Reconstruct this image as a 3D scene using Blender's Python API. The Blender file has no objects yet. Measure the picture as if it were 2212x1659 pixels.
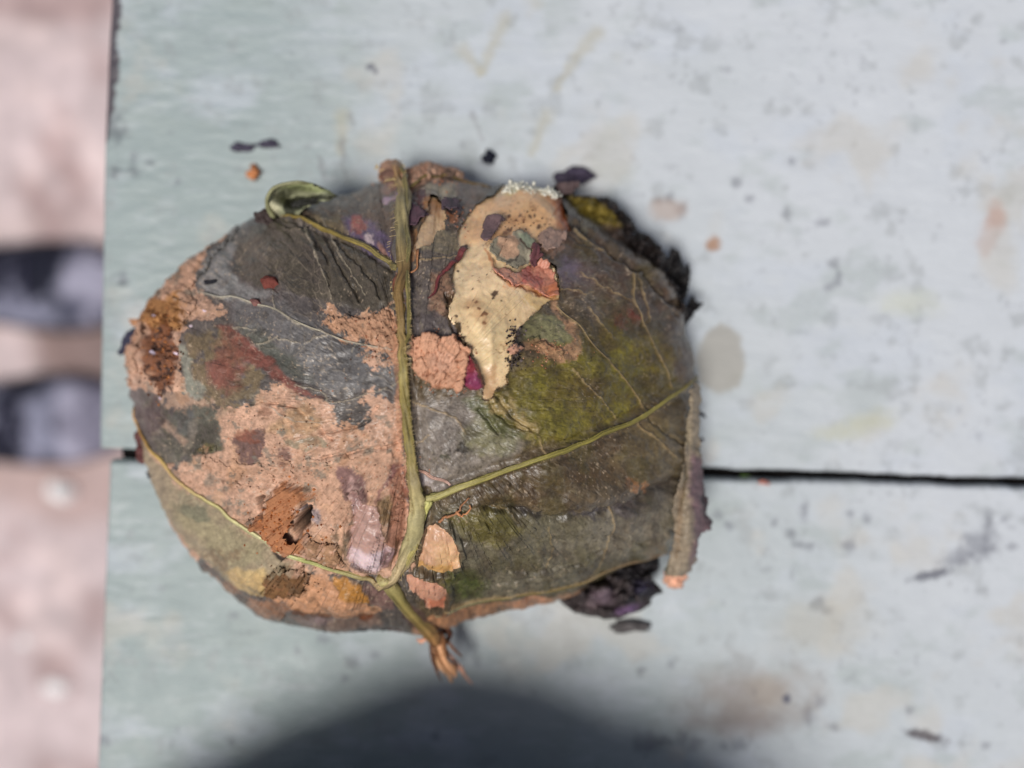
import bpy, math, random
import numpy as np
from mathutils import Vector

sc = bpy.context.scene
PI = math.pi
# ------------------------------------------------------------------ camera
H = 0.24                      # lens height above the bench top (m)
FW, FH = 2212.0, 1659.0       # plan units: one unit = SD metres on the bench top
SD = 0.277 / FW
cam_d = bpy.data.cameras.new('camera')
cam = bpy.data.objects.new('camera', cam_d)
sc.collection.objects.link(cam)
cam.location = (0, 0, H)
cam.rotation_euler = (0, 0, 0)
cam_d.sensor_width = 36.0
cam_d.lens = 36.0 * H / 0.277
cam_d.clip_start = 0.002
cam_d.clip_end = 60
cam_d.dof.use_dof = True
cam_d.dof.focus_distance = H - 0.052
cam_d.dof.aperture_fstop = (cam_d.lens / 1000) / 0.0066
sc.camera = cam
# ------------------------------------------------------------------ sky, sun, exposure
SUN = Vector((-0.20, -0.27, 0.94)).normalized()
el = math.asin(SUN.z); rot = math.atan2(SUN.x, SUN.y)
w = bpy.data.worlds.new("World"); sc.world = w; w.use_nodes = True
nt = w.node_tree
bg = nt.nodes['Background']
sky = nt.nodes.new('ShaderNodeTexSky')
sky.sky_type = 'NISHITA'; sky.sun_disc = False
sky.sun_elevation = el; sky.sun_rotation = rot
sky.air_density = 1.0; sky.dust_density = 4.0; sky.ozone_density = 1.0
nt.links.new(sky.outputs[0], bg.inputs[0]); bg.inputs[1].default_value = 0.05
sd_ = bpy.data.lights.new('sun', 'SUN'); sd_.energy = 3.4; sd_.angle = math.radians(17)
sd_.color = (1.0, 0.96, 0.92)
sun = bpy.data.objects.new('sun', sd_); sc.collection.objects.link(sun)
sun.rotation_euler = SUN.to_track_quat('Z', 'Y').to_euler()
sun.location = (-0.5, 1.5, 2.5)
sc.view_settings.view_transform = 'Standard'
sc.view_settings.look = 'None'
sc.view_settings.exposure = -0.30
sc.view_settings.gamma = 1.0

rng = random.Random(7)
# ------------------------------------------------------------------ numpy helpers
def _hash(ix, iy, seed):
    n = (ix.astype(np.int64) * 374761393 + iy.astype(np.int64) * 668265263 + seed * 1442695041) & 0xffffffff
    n = ((n ^ (n >> 13)) * 1274126177) & 0xffffffff
    n = n ^ (n >> 16)
    return (n & 0xffffff) / float(0xffffff)
def vnoise(x, y, seed=0):
    ix = np.floor(x); iy = np.floor(y); fx = x - ix; fy = y - iy
    ix = ix.astype(np.int64); iy = iy.astype(np.int64)
    fx = fx * fx * fx * (fx * (fx * 6 - 15) + 10); fy = fy * fy * fy * (fy * (fy * 6 - 15) + 10)
    a = _hash(ix, iy, seed); b = _hash(ix + 1, iy, seed); c = _hash(ix, iy + 1, seed); d = _hash(ix + 1, iy + 1, seed)
    return (a + (b - a) * fx) * (1 - fy) + (c + (d - c) * fx) * fy
def fbm(x, y, scale, seed=0, oct=4, gain=0.55):
    r = np.zeros_like(x); amp = 1.0; tot = 0
    ca, sa = math.cos(0.6), math.sin(0.6)
    x = x / scale; y = y / scale
    for o in range(oct):
        r += amp * (vnoise(x + 17.3 * o, y - 9.1 * o, seed + o) * 2 - 1); tot += amp
        x, y = (x * ca - y * sa) * 2.03, (x * sa + y * ca) * 2.03; amp *= gain
    return r / tot * 1.6
def voro(x, y, scale, seed=0):
    x = x / scale; y = y / scale
    ix = np.floor(x); iy = np.floor(y)
    f1 = np.full(x.shape, 9.0); f2 = np.full(x.shape, 9.0); idv = np.zeros(x.shape)
    for dx in (-1, 0, 1):
        for dy in (-1, 0, 1):
            jx = ix + dx; jy = iy + dy
            px = jx + _hash(jx, jy, seed); py = jy + _hash(jx, jy, seed + 5); h = _hash(jx, jy, seed + 11)
            d = np.hypot(px - x, py - y)
            m = d < f1
            f2 = np.where(m, f1, np.minimum(f2, d)); idv = np.where(m, h, idv); f1 = np.where(m, d, f1)
    return f1, f2 - f1, idv
def sstep(a, b, x):
    t = np.clip((x - a) / (b - a), 0, 1); return t * t * (3 - 2 * t)
def sdf(x, y, poly):
    p = np.asarray(poly, float); n = len(p)
    d = np.full(x.shape, 1e18); ins = np.zeros(x.shape, bool)
    for i in range(n):
        ax, ay = p[i]; bx, by = p[(i + 1) % n]; ex, ey = bx - ax, by - ay
        wx, wy = x - ax, y - ay
        t = np.clip((wx * ex + wy * ey) / (ex * ex + ey * ey + 1e-12), 0, 1)
        d = np.minimum(d, (wx - ex * t) ** 2 + (wy - ey * t) ** 2)
        c = ((ay > y) != (by > y)) & (x < (bx - ax) * (y - ay) / ((by - ay) if by != ay else 1e-9) + ax)
        ins ^= c
    d = np.sqrt(d)
    return np.where(ins, -d, d)
def dline(x, y, pts):
    """distance to polyline and parameter 0..1"""
    p = np.asarray(pts, float); n = len(p); best = np.full(x.shape, 1e18); par = np.zeros(x.shape); sid = np.zeros(x.shape)
    for i in range(n - 1):
        ax, ay = p[i]; bx, by = p[i + 1]; ex, ey = bx - ax, by - ay
        wx, wy = x - ax, y - ay
        t = np.clip((wx * ex + wy * ey) / (ex * ex + ey * ey + 1e-12), 0, 1)
        d = (wx - ex * t) ** 2 + (wy - ey * t) ** 2
        m = d < best
        best = np.where(m, d, best); par = np.where(m, (i + t) / (n - 1), par); sid = np.where(m, ex * wy - ey * wx, sid)
    return np.sqrt(best), par, sid
def lin(c):
    c = np.asarray(c, float) / 255.0
    return np.where(c <= 0.04045, c / 12.92, ((c + 0.055) / 1.055) ** 2.4)
# detail-view coordinates -> plan units
def T(ox, oy, k):
    return lambda *pts: [(ox + k * a, oy + k * b) for a, b in pts]
Z1 = T(221.2, 331.8, .3); Z2 = T(774.2, 331.8, .3); Z3 = T(1050.7, 387, .25); Z4 = T(221.2, 718.9, .3)
Z5 = T(608.3, 995.4, .3); Z6 = T(829.5, 718.9, .4); ZA = T(829.5, 331.8, .175); ZB = T(829.5, 608.3, .175)
ZC = T(1216.6, 1133.7, .175); ZD = T(387.1, 1106, .225)
PL = lambda *p: list(p)

class Paint:
    def __init__(s, u, v, base):
        s.u, s.v = u, v
        s.col = np.tile(lin(base), (u.size, 1)).reshape(u.shape + (3,))
    def mask(s, poly, soft=3, wa=9, ws=22, seed=1):
        u, v = s.u, s.v
        p = np.asarray(poly, float); mg = soft + wa * 2 + 4
        sel = (u > p[:, 0].min() - mg) & (u < p[:, 0].max() + mg) & (v > p[:, 1].min() - mg) & (v < p[:, 1].max() + mg)
        m = np.zeros(u.shape)
        if sel.any():
            uu, vv = u[sel], v[sel]
            d = sdf(uu + wa * fbm(uu, vv, ws, seed * 7 + 3, 5, .62), vv + wa * fbm(uu, vv, ws, seed * 7 + 90, 5, .62), poly)
            m[sel] = sstep(soft, -soft, d)
        return m
    def apply(s, m, rgb, op=1.0):
        m = (m * op)[..., None]; s.col = s.col * (1 - m) + lin(rgb) * m
    def poly(s, poly, rgb, op=1, soft=3, wa=9, ws=22, seed=1, mott=0, ms=14):
        m = s.mask(poly, soft, wa, ws, seed)
        if mott: m = m * sstep(-.35, .35, fbm(s.u, s.v, ms, seed + 40, 4) + (1 - mott) - .35)
        s.apply(m, rgb, op); return m
    def blob(s, x, y, rx, ry, rgb, rot=0, op=1, soft=.35, wa=.3, seed=1, mott=0):
        u, v = s.u, s.v; R = max(rx, ry) * 1.9
        sel = (abs(u - x) < R) & (abs(v - y) < R); m = np.zeros(u.shape)
        if sel.any():
            uu, vv = u[sel] - x, v[sel] - y; c, q = math.cos(rot), math.sin(rot)
            a = (uu * c + vv * q) / rx; b = (-uu * q + vv * c) / ry
            d = np.hypot(a, b) + wa * fbm(u[sel], v[sel], max(4, .8 * min(rx, ry)), seed + 60, 4)
            mm = sstep(1 + soft, 1 - soft, d)
            if mott: mm *= sstep(-.3, .3, fbm(u[sel], v[sel], 9, seed + 66, 3) + .5 - mott)
            m[sel] = mm
        s.apply(m, rgb, op); return m
    def line(s, pts, wd, rgb, op=1, soft=.5, wa=2):
        u, v = s.u, s.v; p = np.asarray(pts); m = np.zeros(u.shape); mg = wd * 3 + 8
        sel = (u > p[:, 0].min() - mg) & (u < p[:, 0].max() + mg) & (v > p[:, 1].min() - mg) & (v < p[:, 1].max() + mg)
        if sel.any():
            uu, vv = u[sel], v[sel]
            d, t, _ = dline(uu + wa * fbm(uu, vv, 12, 5, 3), vv + wa * fbm(uu, vv, 12, 8, 3), pts)
            ww = wd * (1 - .5 * t)
            m[sel] = sstep(ww * (1 + soft), ww * (1 - soft), d)
        s.apply(m, rgb, op); return m

# ------------------------------------------------------------------ mesh helpers
def tag(o, label=None, cat=None, group=None, kind=None):
    if label: o['label'] = label
    if cat: o['category'] = cat
    if group: o['group'] = group
    if kind: o['kind'] = kind
    return o
def empty(name, loc=(0, 0, 0)):
    o = bpy.data.objects.new(name, None); sc.collection.objects.link(o); o.location = loc; o.empty_display_size = .01
    return o
def mesh_obj(name, V, F, mat, parent=None, col=None, smooth=True):
    V = np.asarray(V, np.float32).reshape(-1, 3); me = bpy.data.meshes.new(name)
    if isinstance(F, np.ndarray):
        n, k = F.shape
        me.vertices.add(len(V)); me.vertices.foreach_set('co', V.ravel())
        me.loops.add(n * k); me.loops.foreach_set('vertex_index', F.astype(np.int32).ravel())
        me.polygons.add(n); me.polygons.foreach_set('loop_start', np.arange(0, n * k, k, dtype=np.int32))
        me.polygons.foreach_set('loop_total', np.full(n, k, np.int32))
        me.update(calc_edges=True); me.validate()
    else:
        me.from_pydata(V.tolist(), [], F); me.update()
    if col is not None:
        c = np.asarray(col, np.float32).reshape(-1, col.shape[-1])
        if c.shape[1] == 3: c = np.concatenate([c, np.ones((len(c), 1), np.float32)], 1)
        a = me.color_attributes.new('tint', 'FLOAT_COLOR', 'POINT'); a.data.foreach_set('color', c.ravel())
    if smooth: me.polygons.foreach_set('use_smooth', np.ones(len(me.polygons), bool))
    me.materials.append(mat)
    o = bpy.data.objects.new(name, me); sc.collection.objects.link(o)
    if parent is not None: o.parent = parent; o.matrix_parent_inverse = parent.matrix_basis.inverted()
    return o
def submesh(P, F, keep, col):
    fk = keep.ravel()[F].all(axis=1); F = F[fk]
    idx, inv = np.unique(F, return_inverse=True)
    return P.reshape(-1, 3)[idx], inv.reshape(F.shape), col.reshape(-1, col.shape[-1])[idx]
def gridfaces(nr, nc, wrap=False):
    i = np.arange(nr - 1)[:, None]; j = np.arange(nc if wrap else nc - 1)[None, :]
    j2 = (j + 1) % nc
    a = i * nc + j; b = i * nc + j2; c = (i + 1) * nc + j2; d = (i + 1) * nc + j
    return np.stack([a + 0 * b, b + 0 * a, c, d], -1).reshape(-1, 4)
# ------------------------------------------------------------------ materials
def material(name, color=None, rough=.6, spec=.4, n1=(900, .25), n2=(260, .2), bump=((1500, .00012),), rough_var=.12, sub=0, coat=0, streak=None, alpha_rough=None):
    m = bpy.data.materials.new(name); m.use_nodes = True; t = m.node_tree; N = t.nodes; L = t.links
    b = N['Principled BSDF']; tc = N.new('ShaderNodeTexCoord'); vec = tc.outputs['Object']
    def noise(scale, det=6, st=None):
        n = N.new('ShaderNodeTexNoise'); n.inputs['Scale'].default_value = scale; n.inputs['Detail'].default_value = det
        n.inputs['Roughness'].default_value = .62
        if st:
            mp = N.new('ShaderNodeMapping'); mp.inputs['Scale'].default_value = st; L.new(vec, mp.inputs[0]); L.new(mp.outputs[0], n.inputs[0])
        else: L.new(vec, n.inputs[0])
        return n.outputs['Fac']
    if color is None:
        a = N.new('ShaderNodeVertexColor'); a.layer_name = 'tint'; src = a.outputs['Color']
    else:
        a = None; r = N.new('ShaderNodeRGB'); r.outputs[0].default_value = tuple(lin(color)) + (1,); src = r.outputs[0]
    for sc_, am in (n1, n2):
        mr = N.new('ShaderNodeMapRange'); mr.inputs[1].default_value = .25; mr.inputs[2].default_value = .75
        mr.inputs[3].default_value = 1 - am; mr.inputs[4].default_value = 1 + am
        L.new(noise(sc_, st=streak), mr.inputs[0])
        mx = N.new('ShaderNodeVectorMath'); mx.operation = 'SCALE'; L.new(src, mx.inputs[0]); L.new(mr.outputs[0], mx.inputs['Scale']); src = mx.outputs[0]
    L.new(src, b.inputs['Base Color'])
    mr = N.new('ShaderNodeMapRange'); mr.inputs[3].default_value = rough - rough_var; mr.inputs[4].default_value = rough + rough_var
    mr.inputs[1].default_value = .3; mr.inputs[2].default_value = .7
    L.new(noise(n2[0] * .8), mr.inputs[0])
    ro = mr.outputs[0]
    if alpha_rough is not None and a is not None:   # tint alpha = dry clay film
        mm = N.new('ShaderNodeMix'); mm.data_type = 'FLOAT'; L.new(a.outputs['Alpha'], mm.inputs[0]); L.new(ro, mm.inputs[2]); mm.inputs[3].default_value = alpha_rough; ro = mm.outputs[0]
    L.new(ro, b.inputs['Roughness'])
    b.inputs['Specular IOR Level'].default_value = spec
    if sub:
        b.inputs['Subsurface Weight'].default_value = sub; b.inputs['Subsurface Radius'].default_value = (1, .5, .25); b.inputs['Subsurface Scale'].default_value = .0018
    if coat:
        b.inputs['Coat Weight'].default_value = coat; b.inputs['Coat Roughness'].default_value = .22
    nrm = None
    for scl, d in bump:
        bp = N.new('ShaderNodeBump'); bp.inputs['Distance'].default_value = d; bp.inputs['Strength'].default_value = 1
        L.new(noise(scl, 5, streak), bp.inputs['Height'])
        if nrm: L.new(nrm, bp.inputs['Normal'])
        nrm = bp.outputs[0]
    if nrm: L.new(nrm, b.inputs['Normal'])
    return m
M_leaf = material('wilted_leaf', rough=.42, spec=.5, n1=(1700, .22), n2=(420, .22), bump=((700, .00020), (2600, .00010)), alpha_rough=.9, coat=.22)
M_clay = material('dried_clay', rough=.92, spec=.15, n1=(1800, .14), n2=(500, .14), bump=((1400, .00024), (4200, .00012)), rough_var=.05)
M_fill = material('waxy_cream_mass', rough=.42, spec=.5, n1=(700, .07), n2=(220, .06), bump=((500, .00010), (2200, .00005)), sub=.12, coat=.25)
M_vein = material('leaf_rib', rough=.5, spec=.5, n1=(2200, .2), n2=(600, .15), bump=((2600, .00015),), sub=0)
M_dark = material('blackened_leaf', rough=.6, spec=.35, n1=(1500, .3), n2=(400, .25), bump=((900, .0003), (3000, .0001)))
M_petal = material('petal_skin', rough=.3, spec=.6, n1=(900, .2), n2=(300, .15), bump=((1300, .0003),))
M_paint = material('chalky_green_paint', rough=.55, spec=.5, n1=(900, .03), n2=(120, .03), bump=((60, .0004), (300, .00008)), streak=(.7, 1.2, 1), rough_var=.1)
M_wood = material('raw_wood', (92, 76, 66), rough=.8, spec=.2, n1=(300, .3), n2=(60, .3), bump=((200, .0005),), streak=(.2, 2, 2))
M_floor = material('pink_concrete', None, rough=.85, spec=.25, n1=(40, .22), n2=(9, .22), bump=((60, .002),))
M_tuft = material('mould_white', (246, 246, 232), rough=.9, spec=.1, n1=(1500, .1), n2=(500, .12), bump=((1800, .0003),))

# ------------------------------------------------------------------ floor
def box(name, x0, x1, y0, y1, z0, z1, mat, parent=None, bev=0.0):
    V = [(x, y, z) for z in (z0, z1) for y in (y0, y1) for x in (x0, x1)]
    F = [(0, 2, 3, 1), (4, 5, 7, 6), (0, 1, 5, 4), (2, 6, 7, 3), (0, 4, 6, 2), (1, 3, 7, 5)]
    o = mesh_obj(name, V, F, mat, parent, smooth=False)
    if bev: b = o.modifiers.new('b', 'BEVEL'); b.width = bev; b.segments = 3
    return o
ZF = -0.75
def PF(u, v, z):             # plan point seen at height z
    k = SD * (1 - z / H); return ((u - FW / 2) * k, (FH / 2 - v) * k, z)
gx = np.concatenate([[-30, -10, -3], np.linspace(-1.2, 1.2, 160), [3, 10, 30]]); gy = np.concatenate([[-30, -10, -3], np.linspace(-1, 1, 150), [3, 10, 30]])
X, Y = np.meshgrid(gx, gy, indexing='ij'); J1 = PF(0, 1160, ZF)[1]
Zf = ZF + .004 * fbm(X, Y, .12, 3, 4) + .0015 * fbm(X, Y, .03, 9, 3)
Zf = Zf + .006 * sstep(.006, -.006, Y - J1 - .004 * fbm(X, Y * 0, .1, 5))
_pu = X / (SD * (1 - ZF / H)) + FW / 2; _pv = FH / 2 - Y / (SD * (1 - ZF / H))
FP = Paint(_pu, _pv, (208, 192, 193))
FP.apply(sstep(.0, .6, fbm(_pu, _pv, 120, 801, 4)), (176, 150, 148), .8); FP.apply(sstep(.2, .7, fbm(_pu, _pv, 70, 803, 4)), (236, 216, 214), .7)
FP.poly([(60, 690), (200, 680), (420, 700), (420, 840), (200, 835), (90, 820)], (120, 98, 92), .8, 26, 14, 50, 805)  # shade between and around the shoes painted into the floor colour
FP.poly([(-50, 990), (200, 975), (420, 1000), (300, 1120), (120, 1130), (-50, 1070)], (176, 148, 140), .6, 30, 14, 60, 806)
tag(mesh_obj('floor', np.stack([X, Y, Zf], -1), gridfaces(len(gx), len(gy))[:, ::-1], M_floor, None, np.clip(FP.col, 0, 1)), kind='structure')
pm = material('glint_white', (255, 255, 255), rough=.3, spec=1.0, n1=(300, .03), n2=(90, .03), bump=((200, .0005),))  # plain white stands for the bright glints on the floor
def rock(name, c, rx, ry, rz, mat, parent=None, col=None, seed=0, amp=.3, n=18, rot=0.0):
    V = []; r_ = random.Random(seed); ox, oy = r_.random() * 50, r_.random() * 50
    th = np.linspace(0, PI, n + 1)[:, None]; ph = np.linspace(0, 2 * PI, 2 * n, endpoint=False)[None, :]
    x = np.sin(th) * np.cos(ph); y = np.sin(th) * np.sin(ph); z = np.cos(th) + 0 * ph
    d = 1 + amp * fbm(x * 1.3 + z + ox, y * 1.3 - z * .7 + oy, 1.0, seed, 4)
    xx, yy = x * d * rx, y * d * ry; c_, s_ = math.cos(rot), math.sin(rot)
    P = np.stack([c[0] + xx * c_ - yy * s_, c[1] + xx * s_ + yy * c_, c[2] + z * d * rz], -1)
    cc = None
    if col is not None:
        k = 1 + .35 * fbm(x * 4 + ox, y * 4 + z * 3, 1.0, seed + 2, 3)
        cc = np.clip(lin(col)[None, None, :] * k[..., None], 0, 1)
    return mesh_obj(name, P, gridfaces(n + 1, 2 * n, True)[:, ::-1], mat, parent, cc)
for i, (u, v, r, lb) in enumerate([(137, 1060, .0135, 'white pebble for a bright glint on the pink floor, uppermost of the three, nearest the dark shoes'),
                                   (130, 1476, .0120, 'white pebble for a glint on the pink floor, lowest of the three in the left strip'),
                                   (58, 1383, .0075, 'small pale pebble for a glint on the pink floor, nearest the left edge of the photo')]):
    x, y, z = PF(u, v, ZF)
    e = rock('glint_pebble', (x, y, ZF + r * .5), r, r * .85, r * .7, pm, seed=i + 3)
    tag(e, lb, 'glint_pebble', 'white pebbles for glints on the pink floor')

# ------------------------------------------------------------------ shoes on the floor
def shoe(xt, yc, ang, label, seed):
    root = empty('shoe', (0, 0, 0))
    Ln = .285
    st = np.linspace(0, 1, 60)
    def sec(t): # half width, height
        wdt = np.interp(t, [0, .03, .1, .25, .4, .6, .8, .95, 1], [.012, .026, .037, .046, .045, .037, .035, .030, .014])
        hgt = np.interp(t, [0, .03, .1, .25, .4, .6, .75, .95, 1], [.026, .036, .044, .052, .066, .088, .098, .098, .085])
        return wdt, hgt
    c_, s_ = math.cos(ang), math.sin(ang)
    def put(lx, ly, z): return np.stack([xt - lx * c_ - ly * s_, yc - lx * s_ + ly * c_, z], -1)
    wd, hg = sec(st)
    ph = np.linspace(0, PI, 25)
    def shell(t0, t1, off):
        k = (st >= t0) & (st <= t1); w_, h_, l_ = wd[k][:, None], hg[k][:, None], (st[k] * Ln)[:, None]
        ly = (w_ + off) * np.cos(ph)[None, :]; z = ZF + .022 + (h_ - .022 + off) * np.sin(ph)[None, :] ** .85
        lx = l_ + 0 * ly
        P = put(lx, ly, z); return P, lx, ly
    mots = []
    def cols(lx, ly, base, alt, amt):
        f = fbm(lx * 1000, ly * 1000, 30, seed, 3); g = fbm(lx * 1000, ly * 1000, 14, seed + 7, 3)
        m = sstep(-.25, .35, f + .4 * g)[..., None] * amt
        return lin(base) * (1 - m) + lin(alt) * m
    ms = M_shoe
    P, lx, ly = shell(0.2, .72, 0)
    mesh_obj('upper', P, gridfaces(*P.shape[:2]), ms, root, cols(lx, ly, (38, 40, 54), (158, 160, 182), .85))
    P, lx, ly = shell(.70, 1, .0015)
    mesh_obj('heel_collar', P, gridfaces(*P.shape[:2]), ms, root, cols(lx, ly, (36, 34, 52), (80, 78, 100), .6))
    P, lx, ly = shell(0, .24, .0015)
    mesh_obj('toe_cap', P, gridfaces(*P.shape[:2]), ms, root, cols(lx, ly, (84, 86, 104) if seed < 20 else (132, 130, 148), (186, 184, 204), .8))
    # sole
    rows = []
    for z, o in ((0, -.002), (.003, .003), (.018, .004), (.0225, .002)):
        ring = np.concatenate([put(st * Ln, wd + o, ZF + z + 0 * st), put(st[::-1] * Ln, -(wd[::-1] + o), ZF + z + 0 * st)])
        rows.append(ring)
    R = np.stack(rows); so = mesh_obj('sole', R, gridfaces(4, R.shape[1], True)[:, ::-1], M_sole, root)
    for i in range(5):
        t = .36 + i * .06; a = np.linspace(-.6, .6, 12)
        wq, hq = sec(t)
        C = put(t * Ln + .006 * a, wq * np.sin(a), ZF + .022 + (hq - .022) * np.cos(a) ** .85 + .002)
        tube_pts('lace', C, np.full(12, .0022), M_lace, root, 6)
    root.location = (0, 0, 0)
    tag(root, label, 'shoe', 'pair of mottled shoes on the floor')
def tube_pts(name, C, R, mat, parent, ns=8, col=None, noise=0.0, seed=0, flat=1.0, up=(0, 0, 1), flute=0.0):
    C = np.asarray(C, float); n = len(C); Tn = np.gradient(C, axis=0); Tn /= np.linalg.norm(Tn, axis=1)[:, None] + 1e-12
    upv = np.asarray(up, float) if np.ndim(up) > 1 else np.tile(np.asarray(up, float), (n, 1))
    S = np.cross(Tn, upv); S /= np.linalg.norm(S, axis=1)[:, None] + 1e-9; U = np.cross(S, Tn)
    a = np.linspace(0, 2 * PI, ns, endpoint=False); R = np.asarray(R)
    rr = R[:, None] * np.ones(ns)[None, :]
    if noise:
        ii, aa = np.meshgrid(np.arange(n), a, indexing='ij')
        rr = rr * (1 + noise * fbm(ii * .35 + 3 * np.cos(aa), 3 * np.sin(aa) + ii * .05, 1.6, seed, 3))
    if flute: rr = rr * (1 + flute * np.cos(5 * a)[None, :] * (1 + 0 * rr) + .5 * flute * np.cos(9 * a + 1)[None, :])
    P = C[:, None, :] + rr[..., None] * (np.cos(a)[None, :, None] * S[:, None, :] + flat * np.sin(a)[None, :, None] * U[:, None, :])
    V = P.reshape(-1, 3).tolist() + [C[0].tolist(), C[-1].tolist()]
    F = [tuple(f) for f in gridfaces(n, ns, True).tolist()]
    for j in range(ns):
        F.append((n * ns, (j + 1) % ns, j)); F.append((n * ns + 1, (n - 1) * ns + j, (n - 1) * ns + (j + 1) % ns))
    cc = None
    if col is not None:
        col = np.asarray(col, float)
        if col.ndim == 1: col = np.tile(col, (n, 1))
        cc = np.repeat(col[:, None, :], ns, 1).reshape(-1, 3)
        ii, jj = np.meshgrid(np.arange(n), np.arange(ns), indexing='ij')
        cc = cc * (1 + .30 * fbm(ii * .35 + 31, jj * 1.7, 2.0, seed + 4, 3) + .45 * fbm(ii * .04 + 7, jj * 1.9, 1.3, seed + 8, 2)).reshape(-1, 1)
        cc = np.clip(np.concatenate([cc, cc[:1], cc[-1:]]), 0, 1)
    return mesh_obj(name, V, F, mat, parent, cc)
M_shoe = material('mottled_fabric', rough=.8, spec=.2, n1=(400, .2), n2=(120, .2), bump=((700, .0006),))
M_sole = material('black_rubber', (28, 27, 30), rough=.7, spec=.3)
M_lace = material('lace', (70, 68, 92), rough=.8, spec=.2)
xa = PF(236, 0, ZF + .05)[0]
shoe(xa + .018, PF(0, 618, ZF + .05)[1], -.03, 'mottled dark blue grey shoe on the floor, nearer the top of the photo', 11)
shoe(xa + .012, PF(0, 902, ZF + .05)[1], .05, 'mottled shoe with broad pale lavender toe on the floor, lower one of the pair', 23)

# ------------------------------------------------------------------ bench
bench = empty('bench', (0.06, 0, ZF))
tag(bench, 'old bench of pale grey green painted boards, stained and scuffed, under the leaf bundle', 'bench')
def smooth(pts, n=6):
    p = [np.array(q, float) for q in pts]; p = [2 * p[0] - p[1]] + p + [2 * p[-1] - p[-2]]; out = []
    for i in range(1, len(p) - 2):
        for k in range(n):
            t = k / n
            out.append(.5 * ((2 * p[i]) + (-p[i - 1] + p[i + 1]) * t + (2 * p[i - 1] - 5 * p[i] + 4 * p[i + 1] - p[i + 2]) * t * t + (-p[i - 1] + 3 * p[i] - 3 * p[i + 1] + p[i + 2]) * t ** 3))
    out.append(p[-2]); return np.array(out)
def bench_paint(u, v):
    P = Paint(u, v, (157, 171, 171))
    big = fbm(u, v, 520, 31, 3)
    # green grey paint (left) to blue white (right), upper-right sheen painted into the tone
    m = sstep(300, 2100, u - .55 * (v - 700) + 260 * big)
    P.apply(m, (209, 214, 221), .85)
    P.apply(sstep(.0, .9, fbm(u, v * 1.6, 160, 41, 5)), (196, 204, 214), .55)
    P.apply(sstep(.15, .9, fbm(u, v * 1.6, 110, 47, 5)), (162, 174, 171), .4)
    P.apply(sstep(.35, .9, fbm(u, v, 46, 53, 5)), (150, 156, 158), .4)
    P.apply(sstep(.30, .8, fbm(u * .5, v * 2.4, 30, 59, 5)), (208, 214, 220), .2)
    P.apply(sstep(.55, .8, fbm(u, v, 15, 61, 4)) * sstep(-.1, .5, fbm(u, v, 130, 67, 3)), (112, 114, 122), .25)
    P.apply(sstep(.3, .9, fbm(u + 40, v, 170, 71, 4)), (196, 192, 182), .45)
    D = (62, 64, 78); G = (96, 98, 112); B = (150, 118, 92)
    for q in [(800, 145, 9, 7, 90), (812, 155, 5, 5, 60)]: P.blob(q[0], q[1], q[2], q[3], G, op=.8)
    for a in [(243, 285, 20, 26), (290, 338, 9, 11), (290, 370, 15, 11), (326, 352, 9, 6), (384, 392, 8, 6), (262, 600, 14, 12), (248, 370, 14, 14), (266, 610, 9, 7),
              (1050, 352, 14, 12), (1424, 430, 10, 9), (1447, 428, 8, 12), (1470, 452, 12, 14), (1590, 395, 10, 12), (1620, 430, 9, 8),
              (1700, 460, 10, 14), (1710, 350, 8, 8), (1780, 480, 14, 8), (1790, 620, 10, 8), (1810, 610, 9, 8), (1800, 570, 12, 10), (1812, 596, 6, 10), (1707, 1152, 13, 10),
              (1722, 1176, 15, 8), (1748, 1180, 10, 8), (1832, 1182, 12, 14), (1672, 1128, 7, 8), (1872, 1120, 8, 10), (1835, 1110, 8, 8), (1738, 1102, 7, 20), (1766, 1306, 13, 12), (1788, 1320, 10, 9),
              (2060, 1212, 28, 10), (2085, 1195, 30, 14), (2120, 1188, 26, 20), (2135, 1160, 14, 26), (2100, 1165, 18, 12), (2138, 1120, 10, 16), (2185, 1180, 10, 7), (2170, 1122, 8, 6),
              (1548, 1112, 12, 10), (1575, 1135, 9, 8), (1770, 1513, 12, 12), (1745, 1545, 12, 20), (1500, 1606, 22, 16), (1470, 1590, 14, 12), (1430, 1600, 22, 10), (1395, 1604, 22, 22),
              (1600, 1608, 26, 16), (1560, 1610, 14, 10), (1800, 1570, 12, 8), (1965, 1535, 8, 10), (2130, 1610, 8, 8), (1450, 1435, 8, 8), (1385, 1450, 9, 10), (505, 1330, 12, 7),
              (560, 1010 + 250, 14, 5), (642, 1345 + 60, 7, 9), (500, 1600, 9, 8), (222, 1600, 20, 10), (420, 1180, 6, 6), (700, 1380, 14, 10), (760, 1430, 16, 12), (745, 1465, 10, 10), (810, 1415, 9, 8), (940, 1590, 8, 8)]:
        P.blob(a[0], a[1], a[2], a[3], G if (a[0] * 7 + a[1]) % 3 else D, op=.48, soft=.8, wa=.6, seed=int(a[0]))
    P.blob(1440, 455, 34, 26, (176, 150, 132), op=.55, soft=.5); P.blob(1541, 526, 16, 15, (166, 124, 92), op=.85, soft=.4)
    P.poly([(1525, 720), (1560, 695), (1600, 730), (1612, 790), (1595, 835), (1550, 850), (1510, 830), (1500, 770)], (160, 156, 146), .75, 7, 6, 30, 5)
    P.blob(2150, 470, 20, 30, (186, 148, 130), op=.6, soft=.6); P.blob(2130, 520, 22, 30, (190, 166, 156), op=.4, soft=.6)
    P.blob(1875, 912, 60, 22, (190, 192, 170), op=.6, rot=-.2, soft=.7); P.blob(1810, 936, 50, 16, (190, 192, 170), op=.5, soft=.7)
    P.blob(1960, 655, 60, 26, (200, 204, 184), op=.5, soft=.8)
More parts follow.
